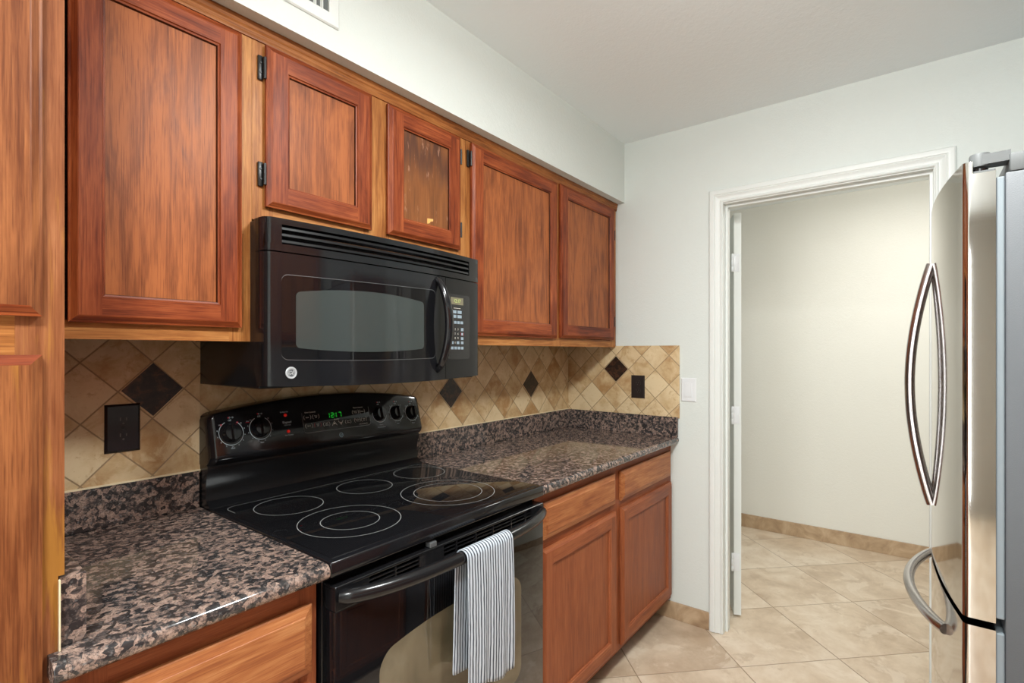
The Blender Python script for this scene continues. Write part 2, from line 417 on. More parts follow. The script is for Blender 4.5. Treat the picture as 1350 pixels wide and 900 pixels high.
struct(MB().box(XH, XH+0.12, -3.4, 1.2, 0, ZC).build('wall_hall', M['wall_hall']), 'cream hall wall seen through the doorway', 'wall')
struct(MB().box(XE+0.104, XH, 0.95, 1.07, 0, ZC).build('wall_hall_left', M['wall_hall']), 'hall side wall', 'wall')
struct(MB().box(XE+0.104, XH, -3.3, -3.18, 0, ZC).build('wall_hall_right', M['wall_hall']), 'hall far side wall', 'wall')
struct(MB().box(-3.32, -3.2, -2.75, 0.12, 0, ZC).build('wall_back', paint('taupe_paint', srgb(158, 152, 142))), 'wall behind the camera', 'wall')
DS, ZS = 0.3547, 2.137
struct(MB().box(-3.0, XE, -DS, 0, ZS, ZC).build('wall_soffit', M['wall']), 'white soffit above the wall cabinets', 'soffit')
mb = MB(); mb.box(XE-0.012, XE, -0.804, -0.53, 0, 0.084)
struct(mb.build('baseboard_end', M['base_stone'], bevel=0.002), 'tan stone baseboard between base cabinet and doorway', 'baseboard')
struct(MB().box(XH-0.012, XH, -3.18, 0.95, 0, 0.098).build('baseboard_hall', M['base_stone'], bevel=0.002), 'tan stone baseboard along the hall wall', 'baseboard')

# door casing: moulded profile swept around the opening (d = distance out from the opening, h = height off the wall)
CI0, CI1, CZ = -1.638, -0.864, 2.047
prof = [(0, 0), (0, 0.010), (0.004, 0.013), (0.010, 0.0115), (0.013, 0.0085), (0.018, 0.0095), (0.026, 0.0125), (0.034, 0.0165), (0.037, 0.0145), (0.041, 0.0175), (0.050, 0.0185), (0.058, 0.0175), (0.063, 0.014), (0.063, 0)]
rows = []
for (y, z, oy, oz) in ((CI1, 0.002, 1, 0), (CI1, CZ, 1, 1), (CI0, CZ, -1, 1), (CI0, 0.002, -1, 0)):
    rows.append([(XE-h, y+oy*d, z+oz*d) for d, h in prof])
mb = MB().grid(rows, 0, cap=True)
cas = struct(mb.build('trim_doorway', M['white'], smooth=25), 'white moulded casing around the doorway', 'casing')
mb = MB()   # jambs and stops
for y0, y1 in ((OY1-0.0, OY1-0.020), (OY0, OY0+0.020)): mb.box(XE-0.001, XE+0.105, min(y0, y1), max(y0, y1), 0, OZ-0.02)
mb.box(XE-0.001, XE+0.105, OY0, OY1, OZ-0.02, OZ)
for y0, y1 in ((OY1-0.031, OY1-0.020), (OY0+0.020, OY0+0.031)): mb.box(XE+0.030, XE+0.066, y0, y1, 0, OZ-0.031)
mb.box(XE+0.030, XE+0.066, OY0+0.02, OY1-0.02, OZ-0.031, OZ-0.02)
struct(mb.build('trim_jamb', M['white'], bevel=0.0015), 'white door jamb lining', 'jamb')

# hall door, swung wide open on its hinges
HP = (2.150, -0.8565, 0.0)
dr = thing('hall_door', 'white slab door swung open into the hall, seen edge on inside the doorway', 'door', HP)
mb = MB().box(HP[0], HP[0]+0.76, HP[1]-0.0385, HP[1]-0.0035, 0.012, 2.040, bev=0.0015); mb.rot(math.radians(24), HP)
mb.build('door_slab', M['white'], dr)
for z in (0.28, 1.02, 1.79):
    mb = MB(); mb.lathe([(0.0055, 0), (0.0065, 0.002), (0.0065, 0.026), (0.0058, 0.027), (0.0065, 0.028), (0.0065, 0.058), (0.0058, 0.059), (0.0065, 0.060), (0.0065, 0.087), (0.0045, 0.090)], (HP[0]-0.004, HP[1]+0.003, z-0.045), (0, 0, 1), 0, 16)
    mb.box(HP[0]-0.0018, HP[0]+0.0005, HP[1]-0.030, HP[1], z-0.044, z+0.044, bev=0.0006)
    for (dy, dz) in ((-0.013, 0.034), (-0.021, 0.0), (-0.013, -0.034)):
        mb.lathe([(0.0028, 0), (0.0024, 0.0007)], (HP[0]-0.0018, HP[1]+dy, z+dz), (-1, 0, 0), 0, 10)
    mb.rot(math.radians(24), HP)
    mb.build('hinge', M['white_plastic'], dr, smooth=40)
mb = MB()
for s in (1, -1):
    mb.lathe([(0.028, 0), (0.028, 0.006), (0.012, 0.010), (0.011, 0.03), (0.026, 0.045), (0.026, 0.06), (0.012, 0.068)], (HP[0]+0.69, HP[1]-0.021+s*0.0175, 0.95), (0, s, 0), 0, 20)
mb.rot(math.radians(24), HP); mb.build('door_knob', M['chrome'], dr, smooth=40)

# backsplash tiles
mb = MB().box(-0.399, 0.0045, -0.0185, -0.0005, 1.008, 1.372)
struct(mb.build('trim_backsplash_left', M['tile'], bevel=0.0012), 'diagonal travertine backsplash left of the range', 'backsplash')
mb = MB().box(0.006, XE-0.0105, -0.0100, -0.0005, 0.93, 1.372); mb.box(0.012, 0.757, -0.0100, -0.0005, 1.372, 1.67)
struct(mb.build('trim_backsplash_back', M['tile']), 'diagonal travertine backsplash behind range and right counter', 'backsplash')
mb = MB().box(XE-0.0100, XE-0.0005, -0.655, -0.0005, 1.008, 1.372)
struct(mb.build('trim_backsplash_end', M['tile_end'], bevel=0.003), 'diagonal travertine backsplash on the end wall', 'backsplash')
mb = MB().box(-0.399, 0.0045, -0.0215, -0.0185, 1.013, 1.0175); mb.box(0.765, XE-0.011, -0.013, -0.0101, 1.013, 1.0165)
struct(mb.build('trim_caulk', M['caulk']), 'pale caulk line along the backsplash', 'caulk')
R = 0.1372/2
def accent(nm, cx, cz, y, axis, label):
    mb = MB(); d = [(cx+R, cz), (cx, cz+R), (cx-R, cz), (cx, cz-R)]
    if axis == 'y': mb.prism(d, 'y', y, y-0.0008)
    else: mb.grid([[(y, a, b) for a, b in d], [(y-0.0008, a, b) for a, b in d]], 0, close_v=True, cap=True)
    tag(mb.build(nm, M['accent'], bevel=0.0003), label, 'tile', 'dark diamond accent tiles in the backsplash')
accent('accent_tile', -0.108, 1.243, -0.0185, 'y', 'dark brown diamond accent tile beside the left outlet')
accent('accent_tile', 0.990, 1.168, -0.0100, 'y', 'dark diamond accent tile just below the right end of the microwave')
accent('accent_tile', 1.578, 1.173, -0.0100, 'y', 'dark diamond accent tile under the far wall cabinet, middle of the back wall')
accent('accent_tile', -0.310, 1.248, XE-0.0100, 'x', 'dark diamond accent tile on the end wall near the brown outlet')

# ------------------------------------------------------------------ cabinets
def shaker(x0, x1, z0, z1, yf, fw=0.052, th=0.019):
    """frame-and-panel door facing -y: returns (frame mesh, panel mesh); slots 0 stile, 1 rail, 2 groove"""
    mb = MB()
    def rect(i, y): return [(x0+i, y, z0+i), (x1-i, y, z0+i), (x1-i, y, z1-i), (x0+i, y, z1-i)]
    def band(a, b, mis):
        for k in range(4): mb.quad([a[k], a[(k+1) % 4], b[(k+1) % 4], b[k]], mis[k])
    hv = (1, 0, 1, 0)
    r0 = rect(0.002, yf+th); r1 = rect(0, yf+th-0.004); r2 = rect(0, yf+0.0075); r3 = rect(0.0035, yf+0.0065); r4 = rect(0.012, yf+0.0005); r5 = rect(0.014, yf)
    for a, b in ((r0, r1), (r1, r2), (r2, r3), (r3, r4), (r4, r5)): band(a, b, hv)
    i = 0.014
    mb.quad([(x0+i, yf, z0+i), (x0+fw, yf, z0+i), (x0+fw, yf, z1-i), (x0+i, yf, z1-i)], 0)
    mb.quad([(x1-fw, yf, z0+i), (x1-i, yf, z0+i), (x1-i, yf, z1-i), (x1-fw, yf, z1-i)], 0)
    mb.quad([(x0+fw, yf, z0+i), (x1-fw, yf, z0+i), (x1-fw, yf, z0+fw), (x0+fw, yf, z0+fw)], 1)
    mb.quad([(x0+fw, yf, z1-fw), (x1-fw, yf, z1-fw), (x1-fw, yf, z1-i), (x0+fw, yf, z1-i)], 1)
    g0 = rect(fw, yf); g1 = rect(fw+0.0015, yf+0.003); g2 = rect(fw+0.005, yf+0.004); g3 = rect(fw+0.0065, yf+0.009); g4 = rect(fw+0.0065, yf+0.0125)
    band(g0, g1, hv); band(g1, g2, hv); band(g2, g3, (2,)*4); band(g3, g4, (2,)*4)
    mb.quad(r0[::-1], 0)
    pn = MB(); b = fw+0.001
    pn.box(x0+b, x1-b, yf+0.0095, yf+th-0.001, z0+b, z1-b)
    return mb, pn

def slab_front(x0, x1, z0, z1, yf, th=0.019, lip=0.018, step=True):
    mb = MB()
    def rect(i, y): return [(x0+i, y, z0+i), (x1-i, y, z0+i), (x1-i, y, z1-i), (x0+i, y, z1-i)]
    rs = [rect(0.002, yf+th), rect(0, yf+th-0.003), rect(0, yf+0.0085), rect(0.002, yf+0.007), rect(lip, yf+0.0015), rect(lip+0.001, yf+0.0004), rect(lip+0.0035, yf)]
    for a, b in zip(rs, rs[1:]):
        for k in range(4): mb.quad([a[k], a[(k+1) % 4], b[(k+1) % 4], b[k]], 0)
    mb.quad(rs[-1], 0); mb.quad(rs[0][::-1], 0)
    return mb

def butt_hinge(x, z, yface, side, mat, root, full=True):
    """exposed hinge: plate on the face frame, barrel at the door edge; side -1 = plate to the left"""
    mb = MB()
    mb.tube([(x+side*0.003, yface-0.012, z-0.026), (x+side*0.003, yface-0.012, z+0.026)], 0.004, 0, 10, up=(1, 0, 0))
    if full:
        mb.box(min(x+side*0.004, x+side*0.017), max(x+side*0.004, x+side*0.017), yface-0.007, yface-0.0005, z-0.030, z+0.030, bev=0.0025)
        for dz in (-0.012, 0.012): mb.lathe([(0.003, 0), (0.0022, 0.0012)], (x+side*0.0105, yface-0.007, z+dz), (0, -1, 0), 0, 10)
    return mb.build('hinge', mat, root, smooth=40)

YF = -0.306      # face frame plane of the wall cabinets
def wall_cabinet(x0, x1, z0, z1, doors, stiles, label, base_rail=0.03):
    root = thing('wall_cabinet', label, 'cabinet', ((x0+x1)/2, -0.15, z0), 'oak wall cabinets')
    mb = MB(); t = 0.016
    mb.box(x0+0.001, x0+t, YF+0.019, -0.0195, z0+0.003, z1); mb.box(x1-t, x1-0.001, YF+0.019, -0.0195, z0+0.003, z1)
    mb.box(x0+t, x1-t, YF+0.019, -0.0195, z0+0.010, z0+0.010+t); mb.box(x0+t, x1-t, YF+0.019, -0.0195, z1-t, z1); mb.box(x0+t, x1-t, -0.026, -0.0195, z0+0.010, z1)
    mb.build('carcass', M['face_h'], root)
    ff = MB()
    for a, b in stiles: ff.box(a, b, YF, YF+0.019, z0, z1, 0)
    for (a0, b0), (a1, b1) in zip(stiles, stiles[1:]):
        ff.box(b0, a1, YF+0.0003, YF+0.019, z0, z0+base_rail, 1); ff.box(b0, a1, YF+0.0003, YF+0.019, z1-0.06, z1, 1)
    ff.build('face_frame', [M['face_v'], M['face_h']], root, weld=False)
    for d in doors:
        fr, pn = shaker(d['x'][0], d['x'][1], d['z'][0], d['z'][1], YF-0.0195, d.get('fw', 0.052))
        do = fr.build('door', [M['stile'], M['rail'], M['groove']], root)
        pn.build('panel', d.get('panel', M['panel']), do)
        for h in d.get('hinges', ()):
            butt_hinge(h[0], h[1], YF, h[2], M['hinge_black'], do, h[3])
    return root

# worn door over the microwave: bare brown panel, dark band near the top and one chip
def worn_panel():
    t = NT('worn_panel_oak'); c = t.obj_coord(False)
    v = t.vmath('MULTIPLY', c, (1, 1, 0.06))
    n1 = t.noise(v, 30, 5, 0.6, 0.6); n2 = t.noise(v, 170, 3, 0.6); n3 = t.noise(t.vmath('MULTIPLY', c, (1, 1, 0.3)), 10, 3)
    f = t.math('ADD', t.math('MULTIPLY', n1, 0.6), t.math('MULTIPLY', n2, 0.4))
    col = t.ramp(f, [(0.35, srgb(96, 54, 22)), (0.5, srgb(124, 72, 32)), (0.65, srgb(144, 88, 44))])
    z = t.n('ShaderNodeSeparateXYZ', {0: c}).outputs[2]      # object coordinates: 0 at the cabinet base
    zz = t.math('ADD', z, t.math('MULTIPLY', t.math('SUBTRACT', n1, 0.5), 0.34))
    band = t.ramp(t.math('SUBTRACT', 1.0, t.math('MULTIPLY', t.math('ABSOLUTE', t.math('SUBTRACT', zz, 0.325)), 10.0)), [(0.0, (0, 0, 0)), (0.9, (0.72,)*3)])
    col = t.mix(band, col, srgb(62, 34, 27))
    sc = t.ramp(t.math('MULTIPLY', t.noise(t.vmath('MULTIPLY', c, (1, 1, 0.22)), 75, 3, 0.6), 1.0), [(0.61, (0, 0, 0)), (0.70, (0.5,)*3)])
    col = t.mix(sc, col, srgb(196, 150, 124))
    t.put(Base_Color=col, Roughness=0.4); return t.m
M['worn'] = worn_panel()
ZB, ZM = 1.365, 1.662
wc1 = wall_cabinet(-0.399, 0.0075, ZB, ZS-0.001, [dict(x=(-0.338, -0.021), z=(1.397, 2.092), fw=0.050)],
    [(-0.399, -0.350), (-0.045, 0.0075)], 'tall oak wall cabinet with one door, left of the microwave', 0.036)
wc2 = wall_cabinet(0.0085, 0.7615, ZM, ZS-0.001, [
    dict(x=(0.037, 0.350), z=(1.697, 2.094), fw=0.053, hinges=((0.037, 2.035, -1, True), (0.037, 1.775, -1, True))),
    dict(x=(0.409, 0.7255), z=(1.697, 2.092), fw=0.054, panel=M['worn'], hinges=((0.7255, 2.025, 1, False), (0.7255, 1.768, 1, False)))],
    [(0.0085, 0.060), (0.330, 0.430), (0.705, 0.7615)], 'short oak wall cabinet with two doors above the microwave', 0.045)
wc3 = wall_cabinet(0.7625, 1.950, ZB, ZS-0.001, [
    dict(x=(0.784, 1.350), z=(1.400, 2.094), fw=0.056, hinges=((0.784, 2.035, -1, True), (0.784, 1.47, -1, True))),
    dict(x=(1.377, 1.908), z=(1.403, 2.100), fw=0.054, hinges=((1.908, 1.96, 1, False), (1.908, 1.50, 1, False)))],
    [(0.7625, 0.806), (1.328, 1.398), (1.885, 1.950)], 'wide oak wall cabinet with two doors at the end wall', 0.036)
# chip on the worn panel
mb = MB()
for q in ([(0.5700, 1.7665), (0.5960, 1.7720), (0.5965, 1.7800), (0.5705, 1.7770)], [(0.5702, 1.7600), (0.5790, 1.7625), (0.5860, 1.7700), (0.5700, 1.7666)]): mb.prism(q, 'y', YF-0.0195+0.0096, YF-0.0195+0.0088)
for c in wc2.children:
    if c.name.startswith('door'):
        for p in c.children:
            if p.data.materials[0] == M['worn']:
                o = mb.build('wood_chip', plain('raw_wood', srgb(224, 170, 96), 0.7), c); o['label'] = 'pale chip in the worn panel'
# crown strip under the soffit
prof = [(YF, 2.099), (YF-0.004, 2.099), (YF-0.0045, 2.103), (YF-0.0065, 2.107), (YF-0.0065, 2.116), (YF-0.009, 2.120), (YF-0.009, 2.128), (YF-0.011, 2.131), (YF-0.011, 2.1365), (YF, 2.1365)]
struct(MB().prism(prof, 'x', -0.399, 1.953).build('trim_crown', M['crown'], smooth=20), 'oak crown strip along the tops of the wall cabinets', 'moulding')

# pantry
pr = thing('pantry_cabinet', 'tall oak pantry cabinet at the left edge of the kitchen', 'cabinet', (-0.72, -0.30, 0))
YP = -0.606
mb = MB(); mb.box(-1.05, -0.4075, YP+0.019, -0.001, 0.10, 2.136, 0); mb.box(-1.05, -0.4075, YP+0.08, -0.001, 0, 0.10, 0)
mb.build('carcass', M['pantry_v'], pr)
ff = MB(); ff.box(-0.452, -0.4000, YP, YP+0.019, 1.02, 2.136, 0); ff.box(-0.452, -0.4070, YP, YP+0.019, 0.10, 1.02, 0); ff.box(-1.05, -1.0, YP, YP+0.019, 0.10, 2.136, 0)
for z0, z1 in ((0.10, 0.16), (1.33, 1.40), (2.05, 2.136)): ff.box(-1.0, -0.452, YP+0.0003, YP+0.019, z0, z1, 1)
ff.build('face_frame', [M['pantry_v'], M['face_h']], pr, weld=False)
for z0, z1 in ((1.389, 2.095), (0.13, 1.336)):
    fr, pn = shaker(-1.02, -0.426, z0, z1, YP-0.0195, 0.078)
    do = fr.build('door', [M['pantry_p'], M['rail'], M['groove']], pr); pn.build('panel', M['pantry_p'], do)

# base cabinets
YB = -0.608
def base_cabinet(x0, x1, fronts, stiles, label, right_end=False):
    root = thing('base_cabinet', label, 'cabinet', ((x0+x1)/2, -0.3, 0), 'oak base cabinets')
    mb = MB(); mb.box(x0, x1, YB+0.019, -0.022, 0.100, 0.8805)
    mb.build('carcass', M['low_v'], root)
    MB().box(x0, x1, YB+0.075, -0.022, 0.001, 0.100).build('toe_kick', M['toekick'], root)
    ff = MB()
    for a, b in stiles: ff.box(a, b, YB, YB+0.019, 0.100, 0.8805, 0)
    for (a0, b0), (a1, b1) in zip(stiles, stiles[1:]):
        for z0, z1 in ((0.100, 0.155), (0.675, 0.742), (0.83, 0.8805)): ff.box(b0, a1, YB+0.0003, YB+0.019, z0, z1, 1)
    ff.build('face_frame', [M['low_v'], M['low_h']], root, weld=False)
    for kind, a, b, c, d in fronts:
        if kind == 'drawer': slab_front(a, b, c, d, YB-0.0195).build('drawer_front', M['drawer'], root, smooth=None)
        else:
            fr, pn = shaker(a, b, c, d, YB-0.0195, 0.055)
            do = fr.build('door', [M['low_v'], M['low_h'], M['low_v']], root); pn.build('panel', M['low_v'], do)
    return root
base_cabinet(-0.4065, -0.0055, [('drawer', -0.372, -0.021, 0.699, 0.836), ('door', -0.372, -0.021, 0.124, 0.675)], [(-0.4065, -0.350), (-0.045, -0.0055)],
    'oak base cabinet under the left counter, wide drawer at its top')
base_cabinet(0.7620, XE-0.0125, [('drawer', 0.797, 1.316, 0.724, 0.846), ('drawer', 1.368, 1.920, 0.724, 0.846), ('door', 0.793, 1.321, 0.124, 0.692), ('door', 1.372, 1.930, 0.124, 0.692)],
    [(0.7620, 0.815), (1.296, 1.394), (1.905, XE-0.0015)], 'oak base cabinet with two drawers and two doors, right of the range')

# ------------------------------------------------------------------ counters
def counter(nm, x0, x1, label, splash, side=None):
    root = thing(nm, label, 'countertop', ((x0+x1)/2, -0.32, 0.881))
    yb = -0.003; yf = -0.651
    prof = [(yb, 0.8815), (yb, 0.914), (yf+0.016, 0.914)]
    for k in range(1, 7): a = PI/2*k/6; prof.append((yf+0.016-0.016*math.sin(a), 0.914-0.016+0.016*math.cos(a)))
    for k in range(1, 7): a = PI/2*k/6; prof.append((yf+0.016-0.016*math.cos(a), 0.8975-0.016*math.sin(a)))
    MB().prism(prof, 'x', x0, x1).build('slab', M['granite'], root, smooth=30, bevel=0.001)
    mb = MB()
    for b in splash: mb.box(*b)
    mb.build('backsplash_strip', M['granite'], root, bevel=0.0015, weld=False)
    return root
lc = counter('countertop', -0.4045, 0.0005, 'speckled brown granite countertop between pantry and range', [(-0.4000, 0.0005, -0.0225, -0.003, 0.9142, 1.0135)])
mb = MB().box(-0.4050, -0.3735, -0.600, -0.023, 0.9142, 1.0145); mb.build('side_splash', M['granite'], lc, bevel=0.0015)
o = MB().box(-0.4072, -0.4052, -0.6115, -0.6065, 0.9142, 1.015).build('caulk_bead', M['caulk'], lc)
o['label'] = 'pale caulk between granite and pantry'
# nose return in front of the pantry stile
prof = [(-0.6072, 0.883), (-0.6072, 0.914), (-0.635, 0.914)]
for k in range(1, 7): a = PI/2*k/6; prof.append((-0.635-0.016*math.sin(a), 0.898+0.016*math.cos(a)))
for k in range(1, 7): a = PI/2*k/6; prof.append((-0.635-0.016*math.cos(a), 0.8975-0.016*math.sin(a)))
MB().prism(prof, 'x', -0.4195, -0.4046).build('nose_return', M['granite'], lc, smooth=30, bevel=0.001)
counter('countertop', 0.7595, XE-0.0015, 'speckled brown granite countertop right of the range', [(0.7620, XE-0.022, -0.0225, -0.0105, 0.9142, 1.0135), (XE-0.022, XE-0.0105, -0.650, -0.0105, 0.9142, 1.0135)])

# ------------------------------------------------------------------ microwave
mw = thing('microwave', 'black over-the-range microwave under the short wall cabinet', 'microwave', (0.381, -0.2, 1.25))
MB().box(0.004, 0.758, -0.348, -0.0110, 1.2515, 1.656, bev=0.003).build('body', M['black_satin'], mw)
def mwy(x, off=0.0):
    u = (x-0.381)/0.379; y = -0.380 - 0.026*(1-u*u)
    r = 0.020
    e = max(0.0, 0.003+r-x, x-(0.759-r)); y += (r-math.sqrt(max(0, r*r-e*e)))*0.95
    return y - off
def xsr(a, b, n=24):
    xs = [a+(b-a)*k/n for k in range(n+1)]
    if a < 0.03: xs += [0.003+0.020*(1-math.cos(PI/2*k/6)) for k in range(1, 6)]
    if b > 0.74: xs += [0.759-0.020*(1-math.cos(PI/2*k/6)) for k in range(1, 6)]
    return sorted(set(round(x, 5) for x in xs if a <= x <= b))
zlow = lambda x: 1.2515 + 0.009*((x-0.381)/0.379)**2 - 0.001
g = MB()
g.strip(xsr(0.003, 0.759), lambda x: 1.6435, lambda x: 1.658, mwy, 0.033)
g.strip(xsr(0.003, 0.759), lambda x: 1.5795, lambda x: 1.597, mwy, 0.033)
g.strip(xsr(0.003, 0.041, 8), lambda x: 1.597, lambda x: 1.6435, mwy, 0.033); g.strip(xsr(0.694, 0.759, 8), lambda x: 1.597, lambda x: 1.6435, mwy, 0.033)
vg = g.build('vent_grille', M['black'], mw, smooth=30)
lv = MB()
for k in range(3):
    z = 1.6015 + k*0.0152
    rows = []
    for x in xsr(0.041, 0.694):
        y = mwy(x)
        rows.append([(x, y+0.0015, z), (x, y+0.002, z+0.0055), (x, y+0.010, z+0.0095), (x, y+0.018, z+0.0105), (x, y+0.018, z+0.0085), (x, y+0.008, z+0.006)])
    lv.grid(rows, 0, close_v=True, cap=True)
lv.build('louver', M['black_satin'], vg, smooth=35)
md = MB().strip(xsr(0.003, 0.5705), zlow, lambda x: 1.5765, mwy, 0.033).build('door', M['black'], mw, smooth=30)
xs, lo, hi = rrect(16, 0.040, 0.524, 1.322, 1.524, 0.016)
hi2 = lambda x: hi(x) + 0.006*(x-0.04)/0.48
fr = MB().strip(xs, lambda x: lo(x)-0.004*math.sin(PI*(x-0.04)/0.484), hi2, lambda x: mwy(x, 0.0008), 0.002).build('window_surround', M['glass_black'], md, smooth=30)
xs, lo, hi = rrect(20, 0.074, 0.474, 1.350, 1.485, 0.010)
arch = lambda x: 0.016*(1-((x-0.274)/0.2)**2)
MB().strip(xs, lambda x: lo(x)-0.010*(1-((x-0.274)/0.2)**2), lambda x: hi(x)+arch(x)+0.004*(x-0.074)/0.4, lambda x: mwy(x, 0.0012), 0.001).build('window_mesh', M['mw_window'], md, smooth=30)
# thin bright edge of the window
ed = MB()
xs, lo, hi = rrect(16, 0.0392, 0.5248, 1.3212, 1.5248, 0.0165)
for k in range(len(xs)-1):
    a, b = xs[k], xs[k+1]
    for fn in (lambda x: lo(x)-0.004*math.sin(PI*max(0, min(1, (x-0.04)/0.484))), lambda x: hi(x)+0.006*(x-0.04)/0.48):
        ed.quad([(a, mwy(a, 0.0011), fn(a)-0.0006), (b, mwy(b, 0.0011), fn(b)-0.0006), (b, mwy(b, 0.0011), fn(b)+0.0006), (a, mwy(a, 0.0011), fn(a)+0.0006)])
ed.build('window_edge', M['latch_grey'], md)
# arched handle
pts = []; rad = []
for k in range(25):
    t = k/24; s = math.sin(PI*t)
    x = 0.5345 + 0.010*s; z = 1.570 - (1.570-1.280)*t
    pts.append((x, mwy(0.535) + 0.004 - 0.046*s**0.6, z)); rad.append(0.0075+0.0045*s**0.5)
MB().tube(pts, rad, 0, 14, up=(1, 0, 0), flat=1.25).build('handle', M['black'], md, smooth=60)
# round badge with its monogram
f = lambda u, v: (u, mwy(u, 0.0034), v)
bd = MB(); bd.lathe([(0.0145, 0), (0.0145, 0.0014), (0.0135, 0.0024), (0.0118, 0.0024), (0.0112, 0.0014)], (0.0625, mwy(0.0625, 0.0004), 1.2895), (0, -1, 0), 0, 36)
bo = bd.build('badge', plain('badge_silver', srgb(206, 210, 214), 0.3, 0.3), md, smooth=40)
MB().lathe([(0.0100, 0), (0.0100, 0.0004)], (0.0625, mwy(0.0625, 0.0018), 1.2895), (0, -1, 0), 0, 32).build('badge_disc', plain('badge_grey', srgb(58, 62, 66), 0.35), md)
tx = MB(); write(tx, 'GE', (0.0622, 1.2895), 0.0125, lambda u, v: (u, mwy(0.0625, 0.0024), v), 0, slant=0.25)
tx.ring((0.0625, 1.2895), 0.0082, 0.0090, lambda u, v: (u, mwy(0.0625, 0.0024), v), 0, 36)
tx.build('monogram', plain('monogram_silver', srgb(214, 216, 218), 0.3), md)
# control side
mcp = MB().strip(xsr(0.5725, 0.759, 12), zlow, lambda x: 1.5765, mwy, 0.033).build('control_panel', M['black_satin'], mw, smooth=30)
xs, lo, hi = rrect(8, 0.583, 0.696, 1.316, 1.527, 0.012)
MB().strip(xs, lo, hi, lambda x: mwy(x, 0.0008), 0.002).build('key_plate', plain('key_plate_black', (0.02, 0.02, 0.021, 1), 0.2), mcp, smooth=30)
fz = lambda u, v: (u, mwy(u, 0.0013), v)
xs, lo, hi = rrect(4, 0.596, 0.660, 1.494, 1.517, 0.001)
MB().strip(xs, lo, hi, lambda x: mwy(x, 0.0012), 0.001).build('display', M['lcd'], mcp)
dg = MB(); write(dg, '12:17', (0.627, 1.5055), 0.016, lambda u, v: (u, mwy(u, 0.0018), v), 0); dg.build('display_digits', M['lcd_digit'], mcp)
kp = MB()
def key(cx, cz, w, h, mi=0, lab=None):
    kp.quad([fz(cx-w/2, cz-h/2), fz(cx+w/2, cz-h/2), fz(cx+w/2, cz+h/2), fz(cx-w/2, cz+h/2)], mi)
for r_, zc in enumerate((1.470, 1.4555)):
    for c_, xc in enumerate((0.613, 0.640)): key(xc, zc, 0.022, 0.010)
for c_ in range(4): key(0.602+c_*0.0165, 1.436, 0.0135, 0.009)
for r_ in range(3):
    for c_ in range(3): write(kp, str(r_*3+c_+1), (0.603+c_*0.0145, 1.4135-r_*0.0145), 0.010, fz, 1)
write(kp, '0', (0.6175, 1.370), 0.010, fz, 1)
for xc, zc in ((0.603, 1.370), (0.632, 1.370), (0.654, 1.370), (0.654, 1.384), (0.603, 1.3525), (0.620, 1.3525), (0.637, 1.3525), (0.654, 1.3525)): key(xc, zc, 0.0135, 0.009)
key(0.654, 1.4135, 0.0135, 0.010); 
for xc in (0.6475, 0.6605): kp.quad([fz(xc-0.0006, 1.393), fz(xc+0.0006, 1.393), fz(xc+0.0006, 1.404), fz(xc-0.0006, 1.404)], 2)
key(0.654, 1.3985, 0.009, 0.008)
kp.quad([fz(0.610, 1.4815), fz(0.645, 1.4815), fz(0.645, 1.483), fz(0.610, 1.483)], 1)
kp.build('keypad', [M['key'], M['mark_white'], M['mark_red']], mcp, weld=False)

# ------------------------------------------------------------------ range
rg = thing('electric_range', 'black glass-top electric range with a towel on its oven handle', 'range', (0.38, -0.33, 0))
MB().box(0.006, 0.755, -0.608, -0.0115, 0.02, 0.902, bev=0.003).build('body', M['black_satin'], rg)
# cooktop: raised black rim around the glass
ct = MB().box(0.0025, 0.7580, -0.6485, -0.055, 0.884, 0.9165, bev=0.0045, seg=3).build('cooktop', M['black'], rg, smooth=40)
MB().box(0.016, 0.7445, -0.630, -0.080, 0.9150, 0.9180, bev=0.0012).build('glass_top', M['cooktop'], ct, smooth=40)
ZT = 0.91815
ft = lambda u, v: (u, v, ZT)
for c, rs in (((0.153, -0.215), (0.088,)), ((0.182, -0.455), (0.124, 0.071)), ((0.403, -0.212), (0.084,)), ((0.520, -0.462), (0.140, 0.102)), ((0.636, -0.205), (0.088,))):
    mb = MB()
    for r in rs: mb.ring(c, r-0.0009, r+0.0009, ft, 0, 96)
    mb.build('burner_ring', M['ring_print'], ct)
mb = MB(); b0 = (0.030, 0.730, -0.612, -0.103)
def rr_path(x0, x1, y0, y1, r):
    P = []
    for cx, cy, a in ((x1-r, y1-r, 0), (x0+r, y1-r, PI/2), (x0+r, y0+r, PI), (x1-r, y0+r, 1.5*PI)):
        for k in range(9): P.append((cx, cy, a+PI/2*k/8, r))
    return P
P = [(b0[0], -0.17, PI, 0)] + rr_path(*b0, 0.03)[9:18][::-1] + rr_path(*b0, 0.03)[0:9][::-1] + [(b0[1], -0.22, 0, 0)]
mb.grid([[(cx+math.cos(a)*(r+d), cy+math.sin(a)*(r+d), ZT) for cx, cy, a, r in P] for d in (0, 0.0013)], 0)
mb.build('border_line', M['ring_print'], ct)
